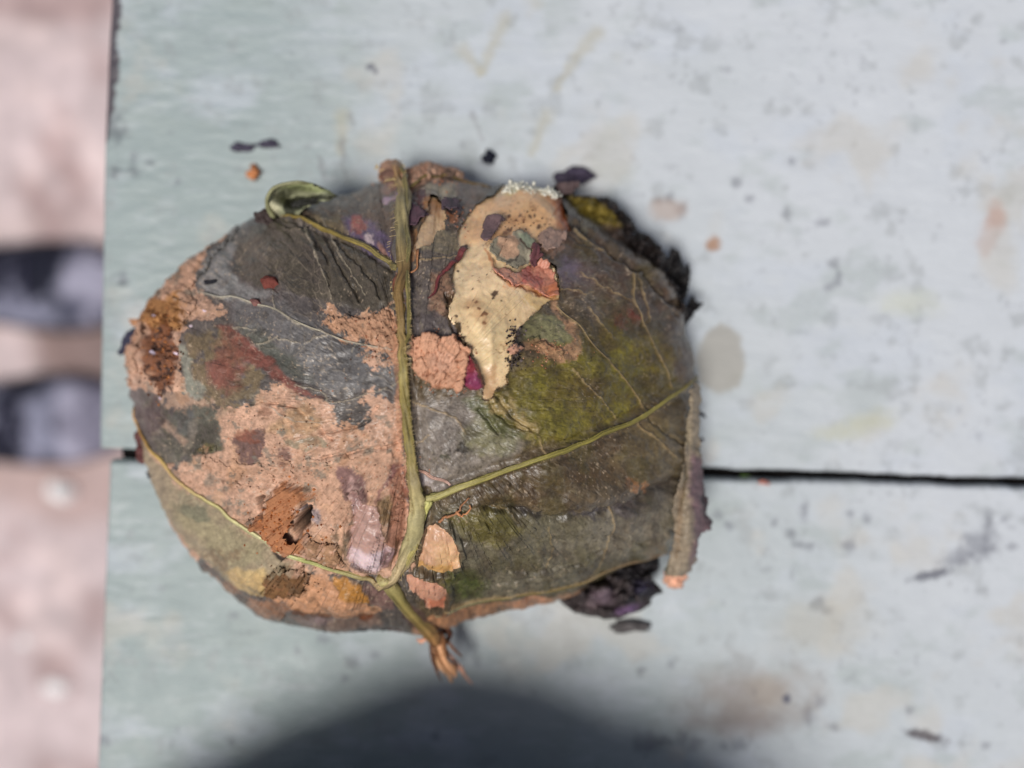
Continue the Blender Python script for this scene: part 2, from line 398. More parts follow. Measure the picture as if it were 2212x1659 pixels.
    for ln in [[(1290, 70), (1240, 130), (1200, 190)], [(1090, 40), (1060, 110), (1040, 160)], [(1000, 110), (1040, 160)], [(740, 250), (735, 330)], [(1180, 250), (1150, 330)]]:
        P.line(ln, 14, (178, 172, 146), .45, 1, 5)
    for ln in [[(690, 340), (700, 385)], [(738, 300), (745, 380)], [(757, 250), (765, 270)], [(1020, 245), (1040, 300)], [(560, 1265), (620, 1250)]]:
        P.line(ln, 6, (130, 130, 134), .5, .9, 4)
    P.blob(1620, 1500, 120, 60, (140, 118, 100), op=.55, soft=.8); P.blob(1600, 1560, 110, 30, (120, 100, 88), op=.5, soft=.8)
    P.blob(1770, 1350, 90, 50, (184, 178, 160), op=.4, soft=.8)
    P.blob(2000, 1590, 44, 11, (66, 56, 62), rot=.25, op=.85, soft=.4); P.blob(1700, 1340 + 170, 8, 10, G)
    P.blob(2010, 1242, 44, 10, (84, 86, 100), rot=-.2, op=.8, soft=.5, wa=.4)
    for ln in [[(430, 30), (520, 25), (640, 60), (800, 75)], [(270, 70), (300, 110), (335, 150)], [(300, 205), (420, 230), (560, 240)], [(250, 150), (330, 160)]]:
        P.line(ln, 4, (150, 166, 168), .5, .9, 5)
    for i in range(50):
        r_ = random.Random(i * 3 + 1); x = r_.uniform(200, 2212); y = r_.uniform(0, 1659)
        P.blob(x, y, r_.uniform(2.5, 9), r_.uniform(2.5, 8), G, op=r_.uniform(.12, .35), soft=.8, wa=.6, seed=i)
    # bare strip where paint has worn off the end of the upper board
    wdt = np.interp(v, [-900, 0, 90, 180, 250, 330], [34, 30, 26, 22, 14, -4]) + 7 * fbm(u * 0, v, 24, 77, 4)
    e = np.interp(v, [-900, 0, 400, 960], [250, 237, 222, 211])
    P.apply(sstep(4, -4, (u - e) - wdt) * (v < 970), (74, 66, 74), .95)
    return P
def gapline(u): return 984 + (u - 245) * .0302
def plank(upper):
    uu = np.concatenate([np.linspace(-40, 2260, 620), np.linspace(2300, 5200, 40)])
    vv = np.concatenate([np.linspace(-1500, -40, 25), np.linspace(-30, 1010, 300)]) if upper else np.concatenate([np.linspace(0, 690, 205), np.linspace(720, 1900, 25)])
    a = np.linspace(0, 1, len(uu)); b = np.linspace(0, 1, len(vv))
    A, B = np.meshgrid(np.arange(len(uu)), np.arange(len(vv)), indexing='ij')
    U = uu[A].copy(); V = vv[B].copy()
    if upper:
        ls, le = (238, 0), (210, 975)
        edge = lambda v: np.interp(v, [-1500, 0, 300, 960, 1010], [262, 237, 222, 211, 211])
        V = np.where(V > -30, -30 + (V + 30) / 1040 * (gapline(U) - 9 + 30), V)
    else:
        edge = lambda v: np.interp(v, [980, 1180, 1659, 2900], [233, 226, 207, 190])
        V = gapline(U) + 8 + V
    U = np.where(U < 2260, edge(V) + (U + 40) / 2300 * (2260 - edge(V)), U)
    d1 = U - edge(V); d2 = (gapline(U) - 9 - V) if upper else (V - gapline(U) - 8)
    # rounded corner
    r = 17.0 if upper else 12.0
    cx = np.clip(r - d1, 0, None); cy = np.clip(r - d2, 0, None); q = np.hypot(cx, cy); over = np.clip(q - r, 0, None)
    k = over / (q + 1e-9)
    U = U + cx * k; V = V + (-cy * k if upper else cy * k)
    dd = np.where((cx > 0) & (cy > 0), r - np.minimum(q, r), np.minimum(d1, d2))
    gw = 3.0 * fbm(U * .6, V * 0, 46, 12 + upper, 5)
    V = V + gw * sstep(20, 0, d2)
    zz = -.0016 * (1 - np.clip(dd / 11.0, 0, 1)) ** 2.2
    zz = zz + .00020 * fbm(U, V * 1.5, 150, 21, 4) + (.00004 + .00010 * sstep(1100, 300, U)) * fbm(U * .5, V * 1.8, 26, 25, 4)
    Pn = bench_paint(U, V)
    col = Pn.col
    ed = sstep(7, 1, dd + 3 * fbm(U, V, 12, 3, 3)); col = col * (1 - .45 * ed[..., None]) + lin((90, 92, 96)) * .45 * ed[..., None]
    X = (U - FW / 2) * SD; Y = (FH / 2 - V) * SD
    Ptop = np.stack([X, Y, zz], -1)
    F = gridfaces(*U.shape)
    nr, nc = U.shape; Vs = Ptop.reshape(-1, 3); C = np.clip(col.reshape(-1, 3), 0, 1)
    # skirt
    idx = np.concatenate([np.arange(nc), np.arange(1, nr) * nc + nc - 1, (nr - 1) * nc + np.arange(nc - 2, -1, -1), np.arange(nr - 2, 0, -1) * nc])
    low = Vs[idx].copy(); low[:, 2] = -.026; o = len(Vs)
    Vs = np.concatenate([Vs, low]); C = np.concatenate([C, np.tile(lin((150, 160, 160)), (len(idx), 1))])
    m = len(idx); i2 = (np.arange(m) + 1) % m
    F = np.concatenate([F, np.stack([idx[i2], idx, o + np.arange(m), o + i2], -1)])
    if True: F = F[:, ::-1]
    return mesh_obj('plank', Vs, F, M_paint, bench, C)
plank(True); plank(False)
_u = np.linspace(247, 5100, 900); _w = np.linspace(-24, 24, 9)
_U, _W = np.meshgrid(_u, _w, indexing='ij'); _V = gapline(_U) + _W
mesh_obj('gap_shade', np.stack([(_U - FW / 2) * SD, (FH / 2 - _V) * SD, -.0045 + .0012 * fbm(_U, _V, 30, 61, 4) - .0003 * np.abs(_W) / 10], -1), gridfaces(900, 9), material('gap_shade', (20, 18, 18), rough=.95, spec=.1), bench)  # dark strip laid in the gap to stand for its shade
M_shadewood = material('shaded_wood', (34, 29, 27), rough=.9, spec=.1, n1=(300, .3), n2=(60, .3))  # gap shade put into the rail's dark wood colour
bx0, bx1 = (240 - FW / 2) * SD, .50
for xx in (-.02 + bx0 + .05, bx1 - .06):
    box('batten', xx, xx + .045, -.23, .27, -.056, -.0265, M_wood, bench)
box('added_rail', bx0 + .004, bx1 - .01, -.045, .02, -.0262 - .04, -.0265, M_shadewood, bench)  # board added under the gap to keep it dark
for xx in (bx0 + .04, bx1 - .09):
    for yy in (-.20, .22):
        box('leg', xx, xx + .04, yy, yy + .04, ZF, -.057, M_wood, bench, .002)

# ------------------------------------------------------------------ leaf bundle: base form
OUT = [(548, 482), (600, 462), (650, 448), (720, 428), (780, 416), (822, 396), (842, 370), (870, 378), (905, 380), (960, 386), (1030, 395), (1075, 403),
       (1110, 404), (1150, 414), (1196, 424), (1240, 462), (1310, 512), (1370, 556), (1418, 600), (1448, 648), (1468, 705), (1485, 765), (1495, 820), (1503, 900),
       (1503, 1000), (1490, 1090), (1462, 1160), (1400, 1194), (1330, 1222), (1265, 1252), (1210, 1286), (1100, 1316), (1000, 1342), (930, 1358), (860, 1354),
       (780, 1360), (700, 1356), (640, 1338), (575, 1318), (520, 1288), (480, 1252), (436, 1206), (400, 1160), (372, 1105), (345, 1045), (315, 985), (297, 930),
       (290, 880), (286, 820), (294, 760), (310, 710), (335, 660), (365, 610), (410, 568), (460, 530), (508, 503)]
CU, CV = 900.0, 880.0
NT, NR = 1500, 300
_po = np.array(OUT + [OUT[0]]); _a = np.unwrap(np.arctan2(_po[:, 1] - CV, _po[:, 0] - CU)); _r = np.hypot(_po[:, 0] - CU, _po[:, 1] - CV)
def rout(th, jit=True):
    a0 = _a[0]; t = (th - a0) % (2 * PI) + a0
    if _a[-1] < _a[0]: t = np.where(t > a0, t - 2 * PI, t); r = np.interp(-t, -_a, _r)
    else: r = np.interp(t, _a, _r)
    if jit: r = r + 3.2 * fbm(np.cos(th) * 40, np.sin(th) * 40, 2.2, 91, 4)
    return r
Z0, ZT = .018, .060
def base_z(u, v):
    th = np.arctan2(v - CV, u - CU); rho = np.clip(np.hypot(u - CU, v - CV) / rout(th, False), 0, 1)
    z = Z0 + (ZT - Z0) * (1 - rho ** 2.15) ** .60
    # gentle tilt: right-lower side lower, left shoulder fuller
    z = z - .004 * sstep(1100, 1480, u) * (1 - rho) * 2
    return z
th = np.linspace(0, 2 * PI, NT, endpoint=False)
k = np.linspace(0, 1, NR); rho = np.sin(k * PI / 2) ** 0.9; rho[0] = .002
RHO, TH = np.meshgrid(rho, th, indexing='ij')
RR = rout(TH)
U = CU + RHO * RR * np.cos(TH); V = CV + RHO * RR * np.sin(TH)
Zb = base_z(CU + RHO * rout(TH, False) * np.cos(TH), CV + RHO * rout(TH, False) * np.sin(TH))
def world(u, v, z):
    kk = SD * (1 - z / H); return np.stack([(u - FW / 2) * kk, (FH / 2 - v) * kk, z], -1)
P0 = world(U, V, Zb)
gr = np.gradient(P0, axis=0); gt = (np.roll(P0, -1, 1) - np.roll(P0, 1, 1))
NRM = np.cross(gt, gr); NRM /= np.linalg.norm(NRM, axis=-1)[..., None] + 1e-12
if NRM[20, 0, 2] < 0: NRM = -NRM
NRM[:3] = (0, 0, 1)

MID = smooth([(846, 372), (853, 395), (865, 425), (868, 465), (868, 520), (869, 580), (872, 640), (876, 690), (877, 735), (876, 780), (876, 830), (879, 890), (884, 950), (890, 1005), (897, 1050), (903, 1095), (896, 1150), (878, 1200), (850, 1232), (822, 1252)])
RV = smooth([(915, 1083), (960, 1062), (1040, 1032), (1150, 990), (1230, 963), (1300, 934), (1370, 908), (1430, 868), (1475, 833), (1497, 816)])
TLV = smooth([(866, 590), (850, 572), (820, 556), (780, 532), (720, 505), (665, 488), (620, 476), (592, 462), (580, 440)])
LLV = smooth([(290, 880), (302, 930), (324, 962), (356, 990), (390, 1022), (432, 1060), (476, 1094), (525, 1128), (580, 1160), (622, 1182), (660, 1200), (710, 1218), (770, 1232), (826, 1250)])
TRV = smooth([(871, 440), (888, 420), (915, 404), (955, 397), (1005, 396), (1060, 404)])
THIN = [Z1((700, 1000), (850, 1040), (950, 1030), (1130, 1100), (1270, 1140), (1400, 1225), (1640, 1310), (1800, 1360), (2090, 1420)),
        Z1((1640, 1310), (1540, 1350), (1460, 1400)), Z1((1270, 1130), (1240, 1000)), Z1((980, 1260), (1130, 1280)),
        Z3((720, 470), (900, 610), (1050, 700), (1180, 820), (1230, 940), (1240, 1080), (1310, 1210), (1370, 1300), (1450, 1480), (1530, 1650), (1600, 1800)),
        Z3((600, 1110), (640, 1160), (780, 1270), (900, 1420), (1020, 1550), (1120, 1660), (1250, 1800), (1360, 1980)),
        Z3((610, 970), (740, 970), (850, 1010), (930, 970)), Z3((800, 820), (1000, 950), (1220, 1080)), Z3((870, 1110), (980, 1250), (1090, 1380)),
        [(1372, 908), (1398, 935), (1430, 962), (1460, 990)], [(1173, 982), (1160, 945), (1150, 915)],
        [(960, 1312), (1050, 1292), (1150, 1272), (1230, 1252), (1290, 1232)], [(1312, 1092), (1322, 1120), (1308, 1160), (1290, 1210), (1268, 1240)],
        [(895, 870), (940, 885), (985, 905), (1005, 935)], [(898, 960), (915, 948), (930, 936)], [(900, 765), (925, 752), (958, 760), (985, 790)],
        [(897, 580), (950, 566), (990, 560)], [(1050, 1085), (1090, 1098), (1115, 1120)], [(1180, 1130), (1190, 1175), (1170, 1220)],
        [(640, 830), (700, 850), (720, 870), (800, 850), (860, 830)], [(560, 745), (600, 735), (650, 745)], [(760, 760), (780, 730)],
        [(590, 880), (640, 905), (700, 915)], [(1230, 800), (1290, 860), (1330, 905)], [(1330, 560), (1380, 640), (1400, 700)],
        [(700, 480), (740, 560), (790, 640)], [(660, 500), (700, 590), (720, 650)], [(640, 1080), (660, 1130)]]
THIN = [smooth(t) for t in THIN]

# ------------------------------------------------------------------ leaf bundle: surface colour and relief (plan units)
CL = (205, 164, 138); CL2 = (196, 152, 122); CLO = (206, 142, 88)
P = Paint(U, V, (92, 88, 88))
sd_edge = RHO
# --- right half
P.poly([(890, 580), (1500, 560), (1540, 1400), (890, 1400)], (98, 86, 68), soft=20, wa=20, ws=80)
P.poly([(1180, 500), (1300, 520), (1440, 620), (1500, 760), (1500, 860), (1400, 760), (1300, 700), (1210, 640)], (88, 70, 58), .9, 22, 20, 60, 3)
P.poly([(1230, 520), (1330, 560), (1440, 660), (1480, 760), (1430, 720), (1340, 620), (1260, 570)], (74, 62, 58), .8, 14, 14, 50, 4)
P.poly([(1110, 780), (1220, 770), (1330, 700), (1440, 760), (1470, 840), (1400, 880), (1280, 930), (1150, 970), (1060, 940), (1040, 860)], (112, 102, 44), .9, 20, 20, 50, 5)
for x, y, rx, ry in [(1230, 760, 40, 30), (1300, 790, 50, 35), (1180, 850, 45, 50), (1240, 905, 60, 35), (1360, 800, 40, 50), (1190, 920, 40, 28), (1310, 880, 50, 26), (1130, 1150, 50, 26), (1000, 1240, 40, 36)]:
    P.blob(x, y, rx, ry, (128, 122, 48), op=.8, soft=.7, wa=.6, seed=int(x))
for x, y, rx, ry in [(1270, 850, 60, 40), (1400, 830, 40, 60), (1350, 960, 80, 40), (1100, 1060, 80, 30), (1230, 1020, 90, 34), (1290, 740, 40, 30)]:
    P.blob(x, y, rx, ry, (78, 58, 36), op=.6, soft=.7, wa=.6, seed=int(x) + 2)
P.poly([(893, 860), (1000, 850), (1060, 900), (1130, 950), (1100, 1000), (960, 1060), (900, 1020)], (136, 130, 128), .85, 14, 14, 40, 6)  # grey leaf sheen painted into the colour
P.poly(Z6((430, 500), (560, 440), (700, 560), (690, 640), (560, 660), (430, 600)), (118, 118, 86), .8, 14, 10, 24, 7)
P.poly(Z6((420, 360), (520, 330), (600, 420), (700, 500), (740, 580), (640, 560), (500, 460)), (96, 104, 66), .8, 10, 8, 22, 8)
P.poly([(905, 1020), (935, 1035), (965, 1050), (935, 1062), (912, 1050)], (152, 146, 152), .9, 3, 3, 12, 9)
P.poly([(930, 1090), (1150, 1100), (1280, 1110), (1460, 1080), (1460, 1180), (1270, 1250), (1010, 1310), (960, 1300), (1000, 1180)], (112, 110, 98), .85, 14, 14, 50, 10)
P.poly([(1050, 1160), (1200, 1100), (1300, 1120), (1450, 1080), (1440, 1150), (1300, 1180), (1180, 1180), (1080, 1200)], (126, 122, 112), .8, 16, 16, 44, 11)  # lower right sheen of the leaf painted into the colour
P.poly([(960, 1110), (1060, 1090), (1130, 1110), (1120, 1150), (1050, 1170), (1000, 1150)], (104, 98, 46), .8, 10, 8, 30, 12)
P.poly([(960, 1220), (1010, 1215), (1050, 1250), (1040, 1290), (980, 1300)], (78, 90, 46), .85, 12, 8, 30, 13)
P.poly([(1240, 1090), (1320, 1060), (1400, 1040), (1470, 1030), (1470, 1070), (1380, 1100), (1300, 1110)], (92, 90, 88), .7, 14, 14, 30, 14)
P.blob(1370, 1048, 30, 16, (176, 122, 82), op=.7, wa=.7, mott=.4)
P.poly([(1340, 920), (1460, 880), (1480, 1020), (1400, 1030), (1330, 990)], (112, 100, 72), .7, 16, 14, 40, 15)
cr1 = P.line([(1050, 1090), (1120, 1094), (1180, 1112), (1260, 1106), (1340, 1092), (1400, 1062), (1460, 1030)], 6, (46, 42, 46), .8, .8, 6)
P.blob(1280, 1104, 60, 12, (78, 76, 84), op=.7, wa=.8, mott=.3); P.blob(1360, 1095, 30, 16, (96, 92, 104), op=.6, wa=.8)
P.blob(1000, 970, 12, 14, (40, 34, 34), op=.9, wa=.6); P.blob(960, 985, 14, 8, (64, 66, 52), op=.8, wa=.6)
P.blob(1225, 588, 20, 26, (134, 124, 158), op=.75, soft=.6); P.blob(1245, 600, 34, 26, (112, 100, 112), op=.45, soft=.7)  # purple glint painted into the colour
P.blob(1340, 700, 20, 10, (124, 60, 58), rot=1.0, op=.7, wa=.7); P.blob(1365, 690, 18, 8, (118, 60, 54), rot=.7, op=.7, wa=.7)
P.blob(1280, 660, 40, 26, (118, 112, 104), op=.6, soft=.7, wa=.6)
P.poly([(1110, 690), (1150, 680), (1210, 690), (1235, 720), (1230, 745), (1180, 745), (1130, 735)], (136, 136, 104), .9, 5, 7, 24, 16)
P.poly([(1180, 640), (1200, 650), (1215, 690), (1240, 700), (1255, 740), (1240, 780), (1205, 785), (1165, 765), (1130, 758), (1120, 742), (1160, 735), (1210, 752), (1232, 730), (1200, 690)], (184, 146, 118), .9, 3, 6, 18, 17)
P.poly([(1160, 505), (1210, 512), (1216, 540), (1190, 560), (1160, 550)], (168, 138, 124), .95, 3, 5, 14, 18)
P.poly([(1096, 735), (1116, 700), (1130, 700), (1124, 740), (1130, 760), (1112, 775), (1095, 800), (1084, 790)], (66, 58, 56), .95, 3, 5, 10, 19)
# --- middle strip right of rib, top
P.poly([(880, 400), (1060, 400), (1020, 470), (1000, 560), (975, 640), (975, 700), (1010, 750), (890, 770), (885, 600)], (110, 102, 98), .95, 6, 8, 30, 20)
P.poly([(893, 590), (960, 580), (940, 640), (930, 690), (890, 690)], (104, 98, 98), .9, 5, 6, 20, 21)
P.poly([(893, 400), (1000, 396), (1075, 405), (1030, 440), (1000, 470), (960, 430), (900, 420)], (116, 96, 88), .95, 4, 7, 18, 22)
P.poly([(905, 418), (980, 405), (985, 430), (960, 450), (930, 436)], (168, 160, 142), .85, 4, 6, 16, 23)
P.poly([(932, 510), (975, 500), (1000, 548), (960, 556), (930, 552), (898, 560), (905, 548)], (138, 130, 112), .9, 3, 5, 12, 24)
P.poly([(932, 600), (968, 588), (978, 620), (970, 690), (940, 690), (930, 670)], (170, 132, 110), .7, 5, 6, 16, 25)
P.poly([(962, 640), (978, 640), (976, 700), (990, 715), (1010, 755), (1000, 752), (960, 700)], (66, 48, 30), .9, 4, 4, 12, 26)  # shade in the fissure beside the tear, painted dark brown
P.poly([(895, 682), (940, 678), (975, 700), (1000, 740), (985, 745), (950, 730), (895, 735)], (92, 86, 90), .9, 3, 4, 16, 27)
# --- upper left
P.poly([(560, 470), (860, 590), (870, 900), (640, 760), (520, 690), (480, 640)], (94, 90, 92), .9, 10, 10, 50, 28)
P.poly(Z1((1150, 520), (1400, 540), (2090, 830), (2110, 1100), (1900, 1150), (1560, 1060), (1150, 960), (1000, 900), (930, 780), (1000, 620)), (84, 79, 70), .9, 8, 10, 36, 29)
P.poly(Z1((1120, 490), (960, 640), (920, 800), (1000, 920), (1100, 1000), (1300, 1050), (1000, 1090), (740, 1010), (660, 900), (780, 680), (1000, 530)), (134, 137, 142), .92, 7, 10, 34, 30)
P.poly(Z1((900, 1010), (1300, 1100), (1640, 1290), (2100, 1420), (2150, 1700), (1600, 1700), (1300, 1560), (960, 1200)), (106, 107, 112), .85, 10, 12, 44, 31)
P.poly(Z1((1000, 1230), (1160, 1300), (1400, 1480), (1500, 1660), (1300, 1600), (1100, 1400)), (82, 86, 80), .8, 12, 10, 34, 32)
P.poly(Z1((1340, 480), (1560, 560), (1900, 700), (2100, 800), (2120, 820), (2120, 300), (2000, 260), (1700, 300), (1500, 360)), (100, 90, 84), .95, 6, 6, 30, 33)
P.poly(Z1((1500, 480), (1700, 440), (1800, 600), (1720, 640)), (122, 112, 88), .6, 8, 8, 26, 34)
P.poly(Z1((1740, 480), (1900, 470), (2080, 620), (2120, 790), (1990, 760), (1880, 670), (1780, 600)), (100, 88, 124), .85, 7, 8, 24, 35)
P.poly(Z1((1800, 470), (1870, 450), (1920, 540), (1860, 600), (1800, 560)), (164, 100, 90), .85, 5, 5, 14, 36)
P.blob(*Z1((1920, 630))[0], 13, 11, (200, 186, 196), op=.85, wa=.4); P.blob(*Z1((2020, 700))[0], 6, 18, (160, 122, 108), rot=-.5, op=.8)  # first blob is a painted white glint
P.blob(*Z1((2090, 345))[0], 15, 10, (176, 152, 184), op=.9, wa=.6, mott=.2)
P.poly(Z1((1500, 640), (1560, 640), (1640, 800), (1560, 1000), (1480, 900), (1450, 760)), (66, 60, 60), .45, 12, 10, 30, 37)
# --- clay smears
def clay(poly, rgb=CL, op=1, soft=2.5, wa=9, ws=22, seed=1, mott=0, ms=14):
    m = P.mask(poly, soft + 16, wa + 4, ws, seed)          # thin smear: breaks up into specks towards its rim
    m = sstep(.42, .58, m + .34 * fbm(U, V, 8, seed + 400, 4) * (1 - np.abs(2 * m - 1)) + .04)
    P.apply(m, rgb, op); return m
film = np.zeros(U.shape)
def addfilm(m):
    global film
    film = np.maximum(film, m)
addfilm(clay(Z1((1090, 480), (960, 580), (800, 690), (690, 850), (690, 960), (780, 1090), (980, 1140), (860, 1200), (650, 1240), (620, 1350), (560, 1420), (620, 1700), (100, 1700), (100, 1200), (330, 1100), (480, 900), (640, 740), (900, 500)), CL, 1, 5, 10, 30, 40))
addfilm(clay(Z1((1580, 1110), (1700, 1130), (1800, 1180), (2000, 1160), (2110, 1110), (2160, 1400), (2160, 1560), (1960, 1400), (1780, 1350), (1640, 1240)), CL2, .95, 2, 12, 18, 41))
addfilm(clay(Z1((1880, 1430), (1990, 1440), (2080, 1520), (1980, 1560), (1890, 1520)), CL, .95, 2, 8, 12, 42))
addfilm(clay(Z4((1890, 440), (2040, 450), (2120, 560), (2160, 500), (2190, 1700), (1800, 1720), (1000, 1700), (300, 1500), (260, 800), (600, 980), (640, 880), (850, 810), (880, 600), (1000, 560), (1100, 500), (1180, 400), (1400, 420), (1560, 480), (1650, 570), (1720, 680), (1900, 670)), CL, .97, 3, 12, 26, 43))
addfilm(.8 * clay(Z4((400, 480), (620, 430), (960, 560), (880, 640), (560, 560)), (176, 146, 124), .8, 6, 12, 26, 44))
P.poly(Z4((640, 40), (880, -20), (1000, 60), (1180, 300), (1150, 420), (980, 560), (720, 480), (640, 300)), (122, 108, 84), .85, 8, 12, 30, 45, .25)
P.poly(Z4((860, -30), (970, -30), (1130, 110), (1350, 330), (1590, 470), (1400, 430), (1220, 330), (1120, 240), (1000, 160)), (128, 78, 70), .9, 5, 7, 26, 46)
P.blob(*Z4((920, 300))[0], 32, 38, (132, 82, 74), op=.85, soft=.5, wa=.5); P.blob(*Z4((930, 100))[0], 26, 30, (134, 88, 74), op=.7, soft=.5, wa=.5)
P.poly(Z4((560, 110), (650, 110), (670, 330), (760, 400), (740, 480), (600, 430), (600, 260)), (142, 146, 138), .9, 5, 7, 26, 47)
P.poly(Z4((280, 560), (330, 500), (440, 520), (520, 600), (660, 520), (830, 560), (870, 660), (870, 820), (760, 870), (620, 860), (590, 960), (500, 900), (380, 800), (300, 700)), (96, 98, 88), .92, 5, 12, 26, 48)
P.blob(*Z4((360, 610))[0], 30, 32, (66, 50, 52), op=.9, soft=.4, wa=.5); P.blob(*Z4((750, 740))[0], 34, 32, (66, 64, 58), op=.8, soft=.5, wa=.5)
P.blob(*Z4((480, 790))[0], 26, 28, (70, 72, 64), op=.8, soft=.5, wa=.5); P.line(Z4((480, 660), (560, 730), (620, 790)), 8, (176, 150, 134), .7, .9, 4)
P.blob(*Z4((600, 640))[0], 20, 30, (96, 98, 100), op=.7, soft=.5, wa=.5); P.poly(Z4((640, 650), (700, 600), (660, 860), (600, 880)), (150, 140, 130), .35, 4, 4)
P.blob(*Z4((800, 820))[0], 20, 10, (98, 92, 56), op=.7, soft=.5, wa=.6)
P.poly(Z4((960, 760), (1060, 700), (1180, 700), (1200, 800), (1160, 880), (1110, 960), (1010, 920), (970, 840)), (106, 80, 76), .92, 3, 10, 16, 49)
P.blob(*Z4((1060, 740))[0], 24, 14, (130, 76, 56), op=.7, wa=.6); P.blob(*Z4((1340, 870))[0], 14, 14, (116, 86, 80), op=.8, wa=.6); P.blob(*Z4((1300, 950))[0], 8, 7, (130, 100, 90), op=.8)
P.blob(*Z4((1190, 560))[0], 13, 12, (140, 100, 80), op=.7, wa=.6)
P.poly(Z4((1330, 770), (1560, 730), (1640, 820), (1480, 850), (1380, 820)), (140, 130, 108), .85, 3, 7, 18, 50)
P.poly(Z4((1240, 640), (1500, 500), (1600, 640), (1560, 720), (1360, 750), (1200, 700)), (178, 146, 108), .7, 10, 10, 26, 51)
for a in [(700, 950, 18, 14), (820, 1040, 14, 12), (1500, 1110, 14, 10), (1590, 1010, 12, 9), (1620, 950, 14, 8), (1130, 480, 16, 14), (900, 1120, 12, 6), (960, 1210, 26, 9), (1880, 780, 20, 10), (1800, 830, 14, 10),
          (1900, 840, 16, 9), (1330, 700, 8, 6), (2060, 660, 10, 8), (650, 1180, 20, 18), (760, 1240, 40, 24), (1700, 900, 10, 9), (1450, 960, 12, 8)]:
    P.blob(*Z4((a[0], a[1]))[0], a[2], a[3], (136, 128, 114), op=.75, soft=.5, wa=.7, seed=a[0], mott=.15)
P.apply(film * sstep(.45, .8, fbm(U, V, 7, 88, 4)), (126, 92, 66), .55)
P.apply(film * sstep(.35, .9, fbm(U, V, 34, 92, 4)), (168, 128, 98), .6)
P.apply(film * sstep(.3, .9, fbm(U + 90, V, 26, 95, 4)), (222, 176, 142), .5)
P.apply(film * sstep(.55, .8, fbm(U, V, 22, 99, 5)) * (U < 860), (122, 116, 104), .7)
# reddish stain along the rib
P.poly([(840, 1000), (876, 1010), (884, 1080), (872, 1160), (850, 1210), (836, 1150), (846, 1080)], (158, 98, 76), .65, 7, 6, 20, 52)
P.poly([(852, 700), (872, 690), (872, 1000), (850, 980), (856, 850)], (196, 142, 110), .6, 5, 6, 20, 53)
P.poly([(860, 600), (872, 600), (874, 700), (860, 690)], (150, 84, 58), .8, 3, 4, 12, 54)
# crusty left end
P.poly([(330, 660), (400, 640), (420, 680), (400, 720), (350, 720), (320, 700)], (172, 120, 66), .85, 6, 8, 14, 55)
P.poly([(330, 715), (380, 700), (392, 760), (382, 830), (350, 850), (325, 800), (322, 750)], (122, 72, 42), .9, 5, 8, 12, 56)
P.apply(P.mask([(325, 700), (385, 690), (395, 770), (385, 840), (350, 860), (320, 800)], 4, 8, 12, 57) * sstep(.0, .45, fbm(U, V, 13, 58, 4)), (52, 30, 22), .9)
P.apply(P.mask([(335, 650), (405, 640), (420, 690), (400, 730), (340, 720)], 4, 8, 12, 59) * sstep(.15, .5, fbm(U, V, 13, 60, 4)), (96, 58, 26), .8)
for x, y in Z1((435, 1205), (770, 1150), (395, 1445), (535, 1440), (690, 1260)) + Z4((430, 470)): P.blob(x, y, 3.4, 2.4, (214, 200, 220), op=.9, soft=.3)
# wet shiny bulge, its sheen and highlight painted in, and lower features
P.poly(Z4((1690, 960), (1800, 970), (1900, 1050), (1930, 1160), (1860, 1200), (1780, 1160), (1720, 1060)), (128, 98, 96), .9, 4, 6, 16, 61)
P.poly(Z4((1790, 1020), (1850, 1060), (1900, 1180), (2000, 1200), (2030, 1400), (2080, 1500), (2040, 1610), (1900, 1640), (1800, 1570), (1800, 1380), (1840, 1250), (1790, 1130)), (186, 152, 144), .95, 4, 5, 16, 62)
P.poly(Z4((1800, 1500), (2080, 1490), (2100, 1560), (1990, 1640), (1860, 1620), (1800, 1560)), (212, 184, 190), .9, 6, 5, 16, 63)
P.blob(*Z4((2050, 1560))[0], 16, 20, (150, 112, 112), op=.8); P.line(Z4((2110, 970), (2070, 1050), (2000, 1110), (2010, 1200)), 6, (120, 80, 84), .7, .8, 4)
P.poly(Z4((1700, 1340), (1790, 1400), (1790, 1600), (1720, 1560), (1680, 1440)), (84, 74, 52), .7, 5, 6, 16, 64, .3)
P.poly(Z4((2010, 1160), (2090, 1140), (2080, 1320), (2030, 1300)), (126, 106, 68), .7, 5, 5, 14, 65)
P.poly(Z4((1400, 1220), (1600, 1260), (1580, 1360), (1490, 1340), (1430, 1290)), (128, 122, 128), .8, 5, 6, 18, 66)
P.poly(Z4((1500, 1440), (1700, 1480), (1780, 1620), (1600, 1640), (1480, 1560)), (150, 116, 84), .7, 8, 10, 16, 67, .2)
# lower left band under the vein
P.poly([(300, 950), (380, 1030), (520, 1140), (640, 1200), (640, 1260), (520, 1260), (420, 1180), (350, 1080), (300, 980)], (152, 142, 116), .85, 6, 8, 30, 68)
P.poly(ZD((0, -150), (250, 0), (560, 160), (820, 300), (860, 430), (540, 480), (400, 400), (100, 120)), (158, 148, 116), .8, 10, 12, 30, 69)
P.blob(*ZD((440, 400))[0], 40, 24, (124, 104, 78), op=.7, wa=.8, mott=.2); P.blob(430, 1105, 26, 14, (110, 112, 92), op=.7, wa=.6, rot=.6)
P.poly(ZD((480, 540), (620, 490), (860, 490), (920, 640), (880, 700), (740, 740), (540, 640)), (198, 172, 122), .95, 5, 5, 20, 70)
P.poly(ZD((880, 540), (1000, 480), (1200, 500), (1290, 560), (1240, 680), (1050, 710), (900, 680)), (120, 88, 60), .92, 5, 10, 14, 71)
P.poly(ZD((880, 740), (1060, 720), (1260, 650), (1290, 560), (1450, 580), (1600, 720), (1800, 830), (1900, 880), (1940, 960), (1800, 1000), (1500, 980), (1150, 860), (1080, 800)), (206, 158, 126), .96, 3, 6, 20, 72)
